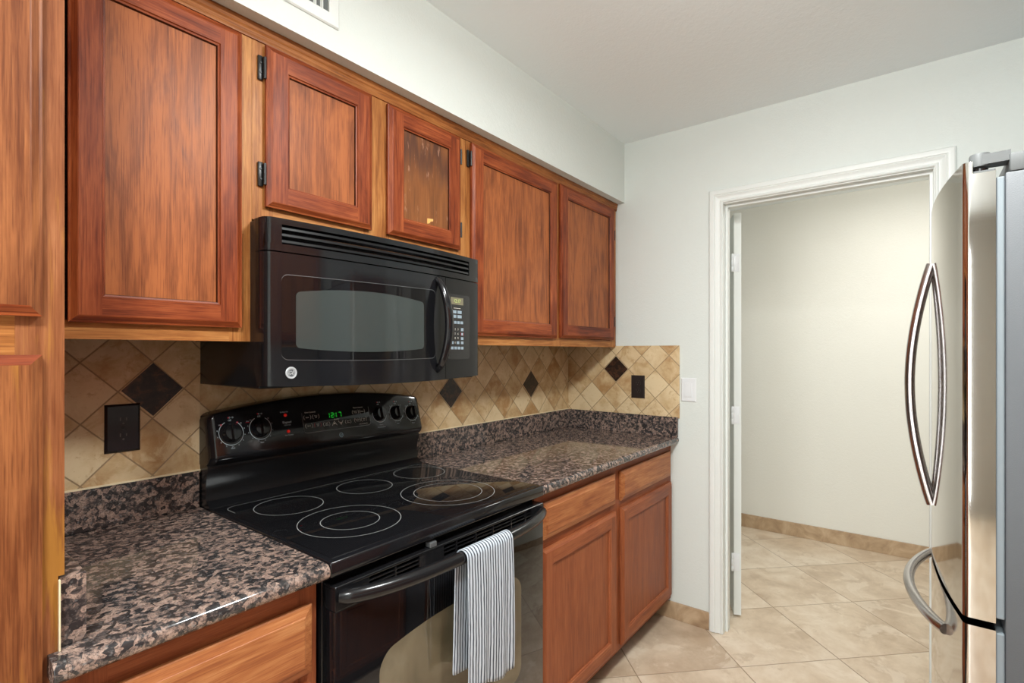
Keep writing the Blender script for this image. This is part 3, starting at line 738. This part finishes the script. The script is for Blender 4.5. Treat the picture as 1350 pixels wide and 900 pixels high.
# riser and console
def cons_section(x):
    u = (x-0.380)/0.380; top = 1.168 + 0.034*(1-u*u)
    e = max(0.0, 0.0015+0.022-x, x-(0.7585-0.022)); k = 0.022-math.sqrt(max(0.0, 0.022**2-e*e))   # rounded upright corners
    top -= k*0.9; w = k*1.1
    p = [(-0.013, 1.030), (-0.070, 1.0305), (-0.084, 1.033), (-0.0925, 1.040), (-0.0965, 1.050), (-0.0965, 1.058)]
    p += [(-0.0960+0.277*(z-1.06), z) for z in (1.062, top-0.012)]
    yt = -0.096+0.277*(top-0.012-1.06)
    p += [(yt+0.003, top-0.005), (yt+0.009, top-0.001), (yt+0.018, top), (-0.013, top)]
    return [(x, min(y+w, -0.013), z) for y, z in p]
xs = [0.0015+0.022*(1-math.cos(PI/2*k/8)) for k in range(9)] + [0.0235+0.713*k/24 for k in range(1, 24)] + [0.7365+0.022*math.sin(PI/2*k/8) for k in range(9)]
con = MB().grid([cons_section(x) for x in xs], 0, close_v=True, cap=True).build('console', M['black'], rg, smooth=30)
prof = [(-0.0125, 0.912), (-0.0125, 1.031), (-0.066, 1.031), (-0.068, 1.020), (-0.058, 0.985), (-0.056, 0.950), (-0.060, 0.934), (-0.074, 0.924), (-0.084, 0.9185), (-0.084, 0.912)]
MB().prism(prof, 'x', 0.003, 0.757).build('back_riser', M['black_satin'], rg, smooth=40)
nv = Vector((0, -1, 0.277)).normalized()
def cf(off):
    def f(u, v): p = Vector((u, -0.096+0.277*(v-1.06), v)) + nv*off; return tuple(p)
    return f
fm = cf(0.0004)
KN = [((0.0585, 1.1155), 0.0285), ((0.140, 1.1195), 0.0275), ((0.562, 1.1215), 0.026), ((0.637, 1.1185), 0.026), ((0.708, 1.113), 0.026)]
for (kx, kz), r in KN:
    mb = MB(); o = cf(0.0003)(kx, kz)
    mb.lathe([(r*0.95, 0), (r*0.95, 0.003), (r*0.86, 0.006), (r*0.80, 0.014), (r*0.72, 0.017)], o, nv, 0, 36)
    up = Vector((0, 0.277, 1)).normalized(); rt = Vector((1, 0, 0)); oo = Vector(o)
    rows = []
    for h, wd, ln in ((0.010, 0.0070, r*0.80), (0.022, 0.0050, r*0.80), (0.0245, 0.0035, r*0.74)):
        rows.append([oo + nv*h + rt*a*wd + up*b*ln for a, b in ((-1, -0.9), (-0.6, -1), (0.6, -1), (1, -0.9), (1, 0.9), (0.6, 1), (-0.6, 1), (-1, 0.9))])
    mb.grid(rows, 0, close_v=True, cap=True)
    mb.build('control_knob', M['black'], rg, smooth=35)
for i, ((kx, kz), r) in enumerate(KN):
    mk = MB()
    mk.ring((kx, kz), r+0.0032, r+0.0046, fm, 0, 40, math.radians(-245 if i != 2 else -190), math.radians(60 if i != 2 else 20))
    labs = {0: ('Hi', '8', '6', '4', '2', 'Lo', '2', '4', '6', '8', 'Hi'), 1: ('Lo', '2', '3', '4', '5', '6', '7', '8', '9', 'Hi'), 2: None, 3: ('Hi', '8', '6', '5', '4', '3', '2', 'Lo'), 4: ('Hi', '8', '6', '5', '4', '3', '2', 'Lo')}[i]
    if labs:
        n = len(labs)
        for k, L in enumerate(labs):
            a = math.radians(135+270*k/(n-1)) if i else math.radians(140+260*k/(n-1))
            write(mk, L, (kx+math.cos(a)*(r+0.0085), kz+math.sin(a)*(r+0.0085)), 0.0052, fm, 0)
    write(mk, 'Off', (kx-0.001, kz+r+0.0055), 0.0068, fm, 0)
    write(mk, {0: 'Dual', 1: 'Rear', 2: 'Warm', 3: 'Rear', 4: 'Front'}[i], (kx, kz-r-0.0125), 0.0056, fm, 0)
    mk.ring((kx, kz+r+0.013), 0.0014, 0.0022, fm, 0, 12); mk.ring((kx+0.008, kz+r+0.013), 0.0014, 0.0022, fm, 0, 12)
    mk.quad([fm(kx-0.005, kz+r+0.0115), fm(kx-0.0015, kz+r+0.0115), fm(kx-0.0015, kz+r+0.0145), fm(kx-0.005, kz+r+0.0145)], 1)
    if i == 2: write(mk, 'Warming Zone', (0.562, 1.0755), 0.0056, fm, 0)
    if i == 0:
        for (x, z) in ((0.0345, 1.139), (0.0775, 1.142)): mk.quad([fm(x-0.0022, z-0.002), fm(x+0.0022, z-0.002), fm(x+0.0022, z+0.002), fm(x-0.0022, z+0.002)], 1)
    if i == 1:
        mk.quad([fm(0.100, 1.1385), fm(0.111, 1.1385), fm(0.111, 1.1395), fm(0.100, 1.1395)], 1); write(mk, 'Hot', (0.106, 1.142), 0.005, fm, 0)
    mk.build('dial_marking', [M['mark'], M['mark_red']], con, weld=False)
mk = MB()
write(mk, 'Surface On', (0.216, 1.158), 0.0056, fm, 0); mk.build('lettering', M['mark'], con, weld=False); mk = MB()
write(mk, 'Elapsed', (0.221, 1.1275), 0.0092, fm, 0); write(mk, 'S E R I E S', (0.221, 1.119), 0.005, fm, 0); mk.build('lettering', M['mark'], con, weld=False); mk = MB()
write(mk, 'Hot Surface', (0.223, 1.090), 0.0056, fm, 0); mk.build('lettering', M['mark'], con, weld=False)
for x, z in ((0.2185, 1.1485), (0.2215, 1.1005)):
    MB().lathe([(0.0050, 0), (0.0050, 0.0012), (0.0040, 0.0030), (0.002, 0.0042)], cf(0.0002)(x, z), nv, 0, 18).build('indicator_light', M['red_lamp'], con, smooth=60)
# display panel with clock and touch pads
def cpanel(x0, x1, z0, z1, r, off, th, mat, name, par):
    xs_, lo_, hi_ = rrect(8, x0, x1, z0, z1, r); mb = MB(); f_ = cf(off); g_ = cf(off-th)
    A = [f_(x, lo_(x)) for x in xs_]; B = [f_(x, hi_(x)) for x in xs_]; C = [g_(x, hi_(x)) for x in xs_]; D = [g_(x, lo_(x)) for x in xs_]
    mb.grid([A, B, C, D], 0, close_u=True); return mb.build(name, mat, par)
dp = cpanel(0.2715, 0.5175, 1.0885, 1.1590, 0.010, 0.0016, 0.0018, M['glass_black'], 'display_panel', con)
eb = MB(); xs_, lo_, hi_ = rrect(8, 0.2705, 0.5185, 1.0875, 1.1600, 0.011); f_ = cf(0.0018)
eb.grid([[f_(x, lo_(x)) for x in xs_], [f_(x, lo_(x)+0.0011) for x in xs_]]); 
eb.grid([[f_(0.2705, 1.099), f_(0.2705, 1.149)], [f_(0.2715, 1.099), f_(0.2715, 1.149)]]); eb.grid([[f_(0.5175, 1.099), f_(0.5175, 1.149)], [f_(0.5185, 1.099), f_(0.5185, 1.149)]])
eb.build('panel_edge', M['latch_grey'], con)
fp = cf(0.0020)
# seven-segment clock
def seg7(mb, ch, cx, cz, w, h, f, t=0.0016, mi=0):
    on = {'1': 'bc', '2': 'abged', '7': 'abc'}[ch]
    xa, xb = cx-w/2, cx+w/2
    bars = dict(a=(xa, xb, cz+h/2-t, cz+h/2), g=(xa, xb, cz-t/2, cz+t/2), d=(xa, xb, cz-h/2, cz-h/2+t), b=(xb-t, xb, cz+0.0008, cz+h/2-0.0008), c=(xb-t, xb, cz-h/2+0.0008, cz-0.0008), f=(xa, xa+t, cz+0.0008, cz+h/2-0.0008), e=(xa, xa+t, cz-h/2+0.0008, cz-0.0008))
    for k in on:
        a, b, c, d = bars[k]; mb.quad([f(a, c), f(b, c), f(b, d), f(a, d)], mi)
ck = MB()
for ch, cx in (('1', 0.3610), ('2', 0.3755), ('1', 0.3865), ('7', 0.4040)): seg7(ck, ch, cx, 1.1335, 0.0085, 0.0155, fp)
for dz in (-0.003, 0.003): ck.quad([fp(0.3838, 1.1335+dz-0.0009), fp(0.3856, 1.1335+dz-0.0009), fp(0.3856, 1.1335+dz+0.0009), fp(0.3838, 1.1335+dz+0.0009)])
ck.build('clock_digits', M['clock'], con, weld=False)
tp = MB()
def pad(cx, cz, w, h, l1, l2=None, mi=0):
    for sx in (-1, 1):
        P = [(cx+sx*(w/2-0.004), cz+h/2), (cx+sx*(w/2-0.001), cz+h/2-0.002), (cx+sx*w/2, cz), (cx+sx*(w/2-0.001), cz-h/2+0.002), (cx+sx*(w/2-0.004), cz-h/2)]
        tp.grid([[fp(x, z) for x, z in P], [fp(x-sx*0.0009, z) for x, z in P]], mi)
    if l2: write(tp, l1, (cx, cz+0.0026), 0.0050, fp, 0); write(tp, l2, (cx, cz-0.0026), 0.0050, fp, 0)
    else: write(tp, l1, (cx, cz), 0.0054, fp, 0)
write(tp, 'Oven Controls', (0.299, 1.1495), 0.0062, fp, 0); write(tp, 'Timer Controls', (0.476, 1.1495), 0.0062, fp, 0)
pad(0.2875, 1.1345, 0.025, 0.0135, 'Bake'); pad(0.3165, 1.1345, 0.024, 0.0135, 'Oven', 'Off'); pad(0.2895, 1.1085, 0.025, 0.0135, 'Broil'); pad(0.3195, 1.1085, 0.025, 0.0135, 'Clear', 'Off', 1)
pad(0.3505, 1.1075, 0.024, 0.0135, 'Self', 'Clean'); pad(0.430, 1.107, 0.023, 0.0135, 'Start', 'Time'); pad(0.4635, 1.1355, 0.026, 0.0135, 'Kitchen', 'Timer'); pad(0.4905, 1.1355, 0.022, 0.0135, 'Clock')
pad(0.4665, 1.1085, 0.025, 0.0135, 'Cooking', 'Time'); pad(0.4930, 1.1085, 0.023, 0.0135, 'Delay', 'Start')
write(tp, 'AutoSet', (0.388, 1.1195), 0.0058, fp, 0)
for cx, s in ((0.3785, 1), (0.4025, -1)):
    for k in (-1, 1): tp.quad([fp(cx+k*0.0095, 1.107-s*0.0065), fp(cx+k*0.0082, 1.107-s*0.0065), fp(cx, 1.107+s*0.0058), fp(cx, 1.107+s*0.0072)], 0)
    tp.quad([fp(cx-0.002, 1.1045), fp(cx+0.002, 1.1045), fp(cx+0.002, 1.1085), fp(cx-0.002, 1.1085)], 0)
write(tp, 'Auto Oven Shut-Off', (0.488, 1.0945), 0.0040, fp, 0)
tp.build('touch_pads', [M['mark_white'], M['mark_red']], con, weld=False)
bg = MB(); bg.ring((0.398, 1.0685), 0.0062, 0.0074, fm, 0, 32); write(bg, 'GE', (0.3978, 1.0683), 0.0085, fm, 0, slant=0.25); bg.build('badge', plain('badge_blue', srgb(150, 186, 204), 0.3), con)

# oven door
YO = -0.648
od = MB().box(0.012, 0.757, YO, -0.609, 0.2625, 0.8120, bev=0.003).build('oven_door', M['glass_black'], rg, smooth=40)
band = MB()
band.box(0.012, 0.757, YO-0.001, -0.609, 0.8125, 0.8285, bev=0.0015); band.box(0.012, 0.757, YO-0.001, -0.609, 0.8560, 0.8635, bev=0.003, seg=3)
groups = [(0.095, 0.165), (0.169, 0.238), (0.318, 0.362), (0.366, 0.436), (0.440, 0.508), (0.512, 0.590), (0.594, 0.660), (0.664, 0.692)]
edges = [0.012] + [e for g_ in groups for e in g_] + [0.757]
for a, b in zip(edges[0::2], edges[1::2]): band.box(a, b, YO-0.001, -0.612, 0.8275, 0.8570)
for a, b in groups:
    for z in (0.8370, 0.8465): band.box(a, b, YO+0.001, -0.630, z, z+0.0024)
band.build('vent_band', M['black_satin'], od, weld=False)
MB().box(0.09, 0.70, -0.6115, -0.6095, 0.828, 0.856).build('vent_back', M['dark'], od)
xs, lo, hi = rrect(14, 0.122, 0.640, 0.370, 0.700, 0.040)
hi3 = lambda x: hi(x) - 0.028*abs((x-0.381)/0.26)**2.2
MB().strip(xs, lo, hi3, lambda x: YO-0.0004, 0.001).build('oven_window', M['oven_window'], od, smooth=30)
MB().box(0.273, 0.294, YO-0.001, -0.630, 0.8640, 0.8770, bev=0.002).build('door_latch', M['latch_grey'], rg)
pts = []; rad = []
def hy(x):
    u = (x-0.384)/0.362
    return YO - 0.001 - 0.060*max(0.0, 1-abs(u)**3.0)**0.75
for k in range(49):
    u = -1+2*k/48; u = math.copysign(abs(u)**0.75, u); x = 0.384+0.362*u
    pts.append((x, hy(x), 0.8415)); rad.append(0.0150 if abs(u) < 0.97 else 0.0120)
MB().tube(pts, rad, 0, 16, up=(0, 0, 1), flat=1.05).build('handle', M['black_satin'], od, smooth=60)
MB().box(0.012, 0.757, YO+0.004, -0.609, 0.085, 0.255, bev=0.004).build('storage_drawer', M['black'], rg)
MB().box(0.020, 0.745, -0.56, -0.05, 0.0, 0.0205).build('leg_base', M['black_matte'], rg)

# ------------------------------------------------------------------ towel over the oven handle
tw = thing('dish_towel', 'striped black and white dish towel hanging on the oven handle', 'towel', (0.40, -0.70, 0.50))
def towel_sheet():
    mb = MB(); uv = []
    NX, L = 41, []
    # path around the handle, arc length samples: front bottom -> over -> back bottom
    hr = 0.0180
    path = [(-1, 0.0 + k/16) for k in range(16)] + [(0, k/12) for k in range(13)] + [(1, (k+1)/16) for k in range(16)]
    rows = []
    s = 0.0
    for j, (seg, t) in enumerate(path):
        row = []
        for i in range(NX):
            u = i/(NX-1)
            if seg == 1: x = 0.316 + 0.160*u
            else: x = 0.319 + 0.177*u
            xc = x; yh = hy(xc); zh = 0.8415
            fold = math.sin(u*PI*5+0.6)*0.5 + math.sin(u*PI*9.3+1.7)*0.3
            if seg == -1:
                zb = 0.512 - 0.026*u + 0.006*math.sin(u*7) ; z = zb + (zh-zb)*t
                d = 1-t
                y = yh - hr - 0.002 + fold*0.0055*d**0.7 - 0.004*d + 0.012*d*d
                x = x + 0.014*d
                x = x - (0.004*math.sin(u*PI))*d
            elif seg == 0:
                a = PI + PI*t
                y = yh + math.cos(a)*hr - 0.002*(1-t); z = zh - math.sin(a)*hr*1.05
            else:
                zb = 0.552 - 0.012*u; z = zh + (zb-zh)*t
                y = yh + hr + 0.002*t + fold*0.002*t; y = min(y, YO-0.008)
                x = x - 0.006*t
            row.append((x, y, z))
            uv.append((u, j/len(path)*2.2))
        rows.append(row)
    mb.grid(rows); mb.uv = uv
    return mb
o = towel_sheet().build('cloth', M['towel'], tw, smooth=180, weld=False)
sm = o.modifiers.new('sub', 'SUBSURF'); sm.levels = 1; sm.render_levels = 1
so = o.modifiers.new('thick', 'SOLIDIFY'); so.thickness = 0.0028; so.offset = 0

# ------------------------------------------------------------------ small fittings
M['slot'] = plain('slot_metal', srgb(84, 80, 78), 0.4, 0.4)
def duplex(root, f, cx, cz, mat, w, h, r0):
    for dz in (0.0195, -0.0195):
        mb = MB()
        pts_ = [(cx+math.cos(a)*0.0172, max(-0.0138, min(0.0138, math.sin(a)*0.0172))+cz+dz) for a in [2*PI*k/28 for k in range(28)]]
        mb.grid([[f(x, z, r0) for x, z in pts_], [f(x, z, r0+0.0016) for x, z in pts_]], 0, close_v=True, cap=True)
        mb.grid([[f(cx+a, cz+dz+b, r0+0.00165) for a, b in q] for q in ()] or [[f(cx, cz, r0), f(cx, cz, r0)], [f(cx, cz, r0), f(cx, cz, r0)]])
        o_ = mb.build('receptacle', mat, root, weld=True)
        sl = MB()
        for xo, hh in ((-0.0063, 0.0042), (0.0063, 0.0034)): sl.quad([f(cx+xo-0.0011, cz+dz+0.003-hh, r0+0.0018), f(cx+xo+0.0011, cz+dz+0.003-hh, r0+0.0018), f(cx+xo+0.0011, cz+dz+0.003+hh, r0+0.0018), f(cx+xo-0.0011, cz+dz+0.003+hh, r0+0.0018)])
        sl.ring((cx, cz+dz-0.0075), 0.0, 0.0024, lambda a, b: f(a, b, r0+0.0018), 0, 12)
        sl.build('slot', M['slot'], root)
def plate(root, f, cx, cz, w, h, mat, ph=0.0062, name='cover_plate'):
    mb = MB(); rows = []
    for ins, d in ((0, 0.0002), (0, 0.0018), (0.004, ph-0.0008), (0.0052, ph)):
        rows.append([f(cx+sx*(w/2-ins), cz+sz*(h/2-ins), d) for sx, sz in ((-1, -1), (1, -1), (1, 1), (-1, 1))])
    mb.grid(rows, 0, close_v=True, cap=True); return mb.build(name, mat, root)
f1 = lambda x, z, d: (x, -0.0185-d, z)
ol = thing('electrical_outlet', 'black duplex outlet on the tile between pantry and range', 'outlet', (-0.174, -0.02, 1.092))
plate(ol, f1, -0.1735, 1.151, 0.0735, 0.119, M['outlet_black']); duplex(ol, f1, -0.1735, 1.151, M['outlet_black'], 0, 0, 0.0058)
MB().lathe([(0.0032, 0), (0.0028, 0.001)], (-0.1735, -0.0185-0.0062, 1.151), (0, -1, 0), 0, 12).build('screw', M['hinge_black'], ol)
f2 = lambda y, z, d: (XE-0.010-d, y, z)
orr = thing('electrical_outlet', 'dark brown outlet on the end wall tile beside the light switch', 'outlet', (XE-0.012, -0.436, 1.098))
M['outlet_brown'] = plain('outlet_brown', srgb(38, 30, 28), 0.35)
plate(orr, f2, -0.4365, 1.1575, 0.0745, 0.1190, M['outlet_brown']); duplex(orr, f2, -0.4365, 1.1575, M['outlet_brown'], 0, 0, 0.0058)
f3 = lambda y, z, d: (XE-d, y, z)
sw = thing('light_switch', 'white rocker light switch on the end wall beside the backsplash', 'switch', (XE-0.004, -0.70, 1.093))
plate(sw, f3, -0.6985, 1.1525, 0.0755, 0.1185, M['white_plastic'])
mb = MB(); rows = [[f3(-0.6985+sx*0.0168, 1.1525+sz*0.0335, d0+(0.0 if sz > 0 else 0.0026)) for sx, sz in ((-1, -1), (1, -1), (1, 1), (-1, 1))] for d0 in (0.0045, 0.0078)]
mb.grid(rows, 0, close_v=True, cap=True).build('rocker', M['white_plastic'], sw)
for dz in (0.048, -0.048): MB().lathe([(0.003, 0), (0.0026, 0.0009)], f3(-0.6985, 1.1525+dz, 0.0062), (-1, 0, 0), 0, 12).build('screw', M['white_plastic'], sw)

# air vent on the soffit
vt = thing('air_vent', 'white air register on the soffit above the wall cabinets', 'vent', (0.03, -DS, 2.19))
mb = MB(); YV = -DS-0.0002; vx0, vx1, vz0, vz1 = -0.16, 0.213, 2.200, 2.410
rows = []
for ins, d in ((0, 0.0), (0, 0.0035), (0.003, 0.007), (0.028, 0.0085), (0.031, 0.0075), (0.031, 0.001)):
    rows.append([(a, YV-d, b) for a, b in ((vx0+ins, vz0+ins), (vx1-ins, vz0+ins), (vx1-ins, vz1-ins), (vx0+ins, vz1-ins))])
mb.grid(rows, 0, close_v=True).build('frame', M['white'], vt, smooth=None)
MB().box(vx0+0.030, vx1-0.030, YV-0.0012, YV-0.0002, vz0+0.030, vz1-0.030).build('duct_back', plain('duct_grey', srgb(96, 100, 98), 0.7), vt)
mb = MB(); k = 0; x = vx1-0.050
while x > vx0+0.035:
    mb.grid([[(x, YV-0.0075, vz0+0.031), (x-0.004, YV-0.0015, vz0+0.031)], [(x, YV-0.0075, vz1-0.031), (x-0.004, YV-0.0015, vz1-0.031)]])
    mb.box(x-0.0012, x+0.0012, YV-0.0080, YV-0.0060, vz0+0.031, vz1-0.031); x -= 0.0195
mb.build('louver', M['white'], vt, weld=False)

# ------------------------------------------------------------------ refrigerator (front faces the range wall)
FX0, FX1, FC = 0.912, 1.824, 1.368
rf = thing('refrigerator', 'stainless french-door refrigerator standing at the right beside the doorway', 'refrigerator', (FC, -2.1, 0))
MB().box(FX0+0.004, FX1-0.004, -2.45, -1.726, 0.03, 1.722, bev=0.004).build('case', M['fridge_side'], rf, smooth=40)
MB().box(FX0+0.03, FX1-0.03, -2.40, -1.76, 0.0, 0.031).build('base_grille', M['black_matte'], rf)
def fy(x):
    u = (x-FC)/0.456; return -1.659 + 0.043*(1-u*u)
def fdoor(a, b, z0, z1, name, ra, rb):
    """contoured door: plan outline extruded in z, with rounded upright edges where ra/rb give a radius"""
    pl = []
    n = 14
    for k in range(n+1):
        x = a+ra+(b-ra-rb-a)*k/n; pl.append((x, fy(x)))
    left = []; right = []
    if ra:
        yc = fy(a+ra)-ra
        left = [(a+ra-ra*math.cos(t), yc+ra*math.sin(t)) for t in [PI/2*k/6 for k in range(6)]]
    if rb:
        yc = fy(b-rb)-rb
        right = [(b-rb+rb*math.sin(t), yc+rb*math.cos(t)) for t in [PI/2*k/6 for k in range(1, 7)]]
    pl = left+pl+right+[(b, -1.711), (a, -1.711)]
    mb = MB().prism(pl, 'z', z0, z1)
    if z1 > 1.5:
        fr_ = left+[p for p in pl[len(left):len(left)+n+1]]+right
        bk_ = [(x, fy(min(max(x, a+0.016), b-0.008))-0.018) for x, y in fr_]
        mb.grid([[(x, y, z1) for x, y in fr_], [(x, y, 1.755) for x, y in fr_], [(x, y, 1.755) for x, y in bk_], [(x, y, z1) for x, y in bk_]])
        mb.quad([(*fr_[0], z1), (*fr_[0], 1.755), (*bk_[0], 1.755), (*bk_[0], z1)]); mb.quad([(*fr_[-1], z1), (*fr_[-1], 1.755), (*bk_[-1], 1.755), (*bk_[-1], z1)])
    return mb.build(name, M['steel'], rf, smooth=25)
d1_ = fdoor(FX0, FC-0.003, 0.760, 1.728, 'door', 0.014, 0.006)
d2_ = fdoor(FC+0.003, FX1, 0.760, 1.728, 'door', 0.006, 0.014)
fz_ = fdoor(FX0, FX1, 0.060, 0.744, 'freezer_drawer', 0.014, 0.014)
for a, b, z0, z1 in ((FX0+0.006, FC-0.006, 0.768, 1.715), (FC+0.006, FX1-0.006, 0.768, 1.715), (FX0+0.006, FX1-0.006, 0.075, 0.738)):
    MB().box(a, b, -1.7258, -1.7112, z0, z1, bev=0.003).build('gasket', M['gasket'], rf)
for a, b, s in ((FX0, FX0+0.30, 1), (FX1-0.30, FX1, -1)):
    hx = a+0.030 if s == 1 else b-0.030
    MB().box(min(hx-0.026, hx+0.026), max(hx-0.026, hx+0.026), -1.711, -1.672, 1.7285, 1.7335).build('hinge_plate', M['fridge_cap'], rf, bevel=0.001)
    mb = MB(); mb.lathe([(0.014, 0), (0.014, 0.008)], (hx, -1.688, 1.7337), (0, 0, 1), 0, 20); mb.build('hinge_pin', M['black_satin'], rf, smooth=40)
    mb = MB(); mb.lathe([(0.0185, 0), (0.0185, 0.026), (0.017, 0.029)], (hx, -1.688, 1.7460), (0, 0, 1), 0, 28)
    q = [(hx-0.0185, -1.690), (hx+0.0185, -1.690), (hx+0.022, -1.735), (hx-0.022, -1.735)]
    mb.prism(q, 'z', 1.748, 1.770)
    mb.build('hinge_cap', M['fridge_cap'], rf, smooth=40)
mb = MB().box(FX0+0.004, FX1-0.004, -2.10, -1.733, 1.7225, 1.762, bev=0.004).build('top_cover', M['fridge_cap'], rf, smooth=40)
def bow(pa, pb, peak, n, expo=0.8):
    out = []
    for k in range(n+1):
        t = k/n; p = Vector(pa).lerp(Vector(pb), t); p += Vector((0, peak*math.sin(PI*t)**expo, 0)); out.append(p)
    return out
for x, d in ((FC-0.046, d1_), (FC+0.046, d2_)):
    y0 = fy(x)-0.004
    P = bow((x, y0+0.006, 1.592), (x, y0+0.006, 0.902), 0.050, 36, 0.9)
    rad = [0.0125]*37
    MB().tube(P, rad, 0, 16, up=(1, 0, 0)).build('handle', M['steel_h'], d, smooth=60)
P = []
for k in range(37):
    t = k/36; x = 1.055+(1.681-1.055)*t; P.append((x, fy(x)+0.002+0.052*math.sin(PI*t)**0.75, 0.662))
MB().tube(P, 0.0135, 0, 16, up=(0, 0, 1)).build('handle', M['steel_h'], fz_, smooth=60)

# ------------------------------------------------------------------ the other side of the galley (seen in the black glass)
ob = thing('base_cabinet', 'oak base cabinet across from the range, mirrored in the oven glass', 'cabinet', (0.0, 0.0, 0.0), 'oak base cabinets')
mb = MB(); mb.box(-0.92, 0.92, -0.57, 0, 0.10, 0.88); mb.box(-0.92, 0.92, -0.50, 0, 0, 0.10, 1); mb.build('carcass', [M['low_v'], M['toekick']], ob)
for k in range(3):
    a = -0.90+k*0.605
    slab_front(a, a+0.59, 0.716, 0.838, -0.590).build('drawer_front', M['drawer'], ob)
    fr, pn = shaker(a, a+0.59, 0.13, 0.69, -0.590); do = fr.build('door', [M['low_v'], M['low_h'], M['low_v']], ob); pn.build('panel', M['low_v'], do)
ob.location = (-0.02, -2.628, 0); ob.rotation_euler = (0, 0, PI)
oc = MB().box(-0.95, 0.902, -2.628, -2.0, 0.8805, 0.914, bev=0.006).build('countertop', M['granite'])
tag(oc, 'granite countertop across from the range, beside the refrigerator', 'countertop')

ou = thing('wall_cabinet', 'oak wall cabinet across from the microwave, mirrored in its black glass', 'cabinet', (0.0, 0.0, 1.37), 'oak wall cabinets')
MB().box(-0.92, 0.92, -0.305, 0, 1.37, 2.13).build('carcass', M['face_v'], ou)
for k in range(4):
    a = -0.90+k*0.452
    fr, pn = shaker(a, a+0.44, 1.395, 2.09, -0.325); do = fr.build('door', [M['stile'], M['rail'], M['groove']], ou); pn.build('panel', M['panel'], do)
ou.location = (-0.02, -2.628, 1.37); ou.rotation_euler = (0, 0, PI)
# ceiling lamps
for x, y, zz, lab in ((0.42, -1.48, ZC, 'round ceiling light over the galley in front of the range'), (-0.95, -1.50, ZC, 'round ceiling light above the camera'), (2.75, -1.60, ZC-0.015, 'round ceiling light in the hall')):
    cl = thing('ceiling_light', lab, 'lamp', (x, y, zz))
    MB().lathe([(0.085, 0), (0.085, -0.012), (0.070, -0.022), (0.030, -0.026), (0.028, -0.050)], (x, y, zz-0.0005), (0, 0, 1), 0, 40).build('canopy', M['white'], cl, smooth=40)
for o in bpy.data.objects:
    if '_base' in o: del o['_base']
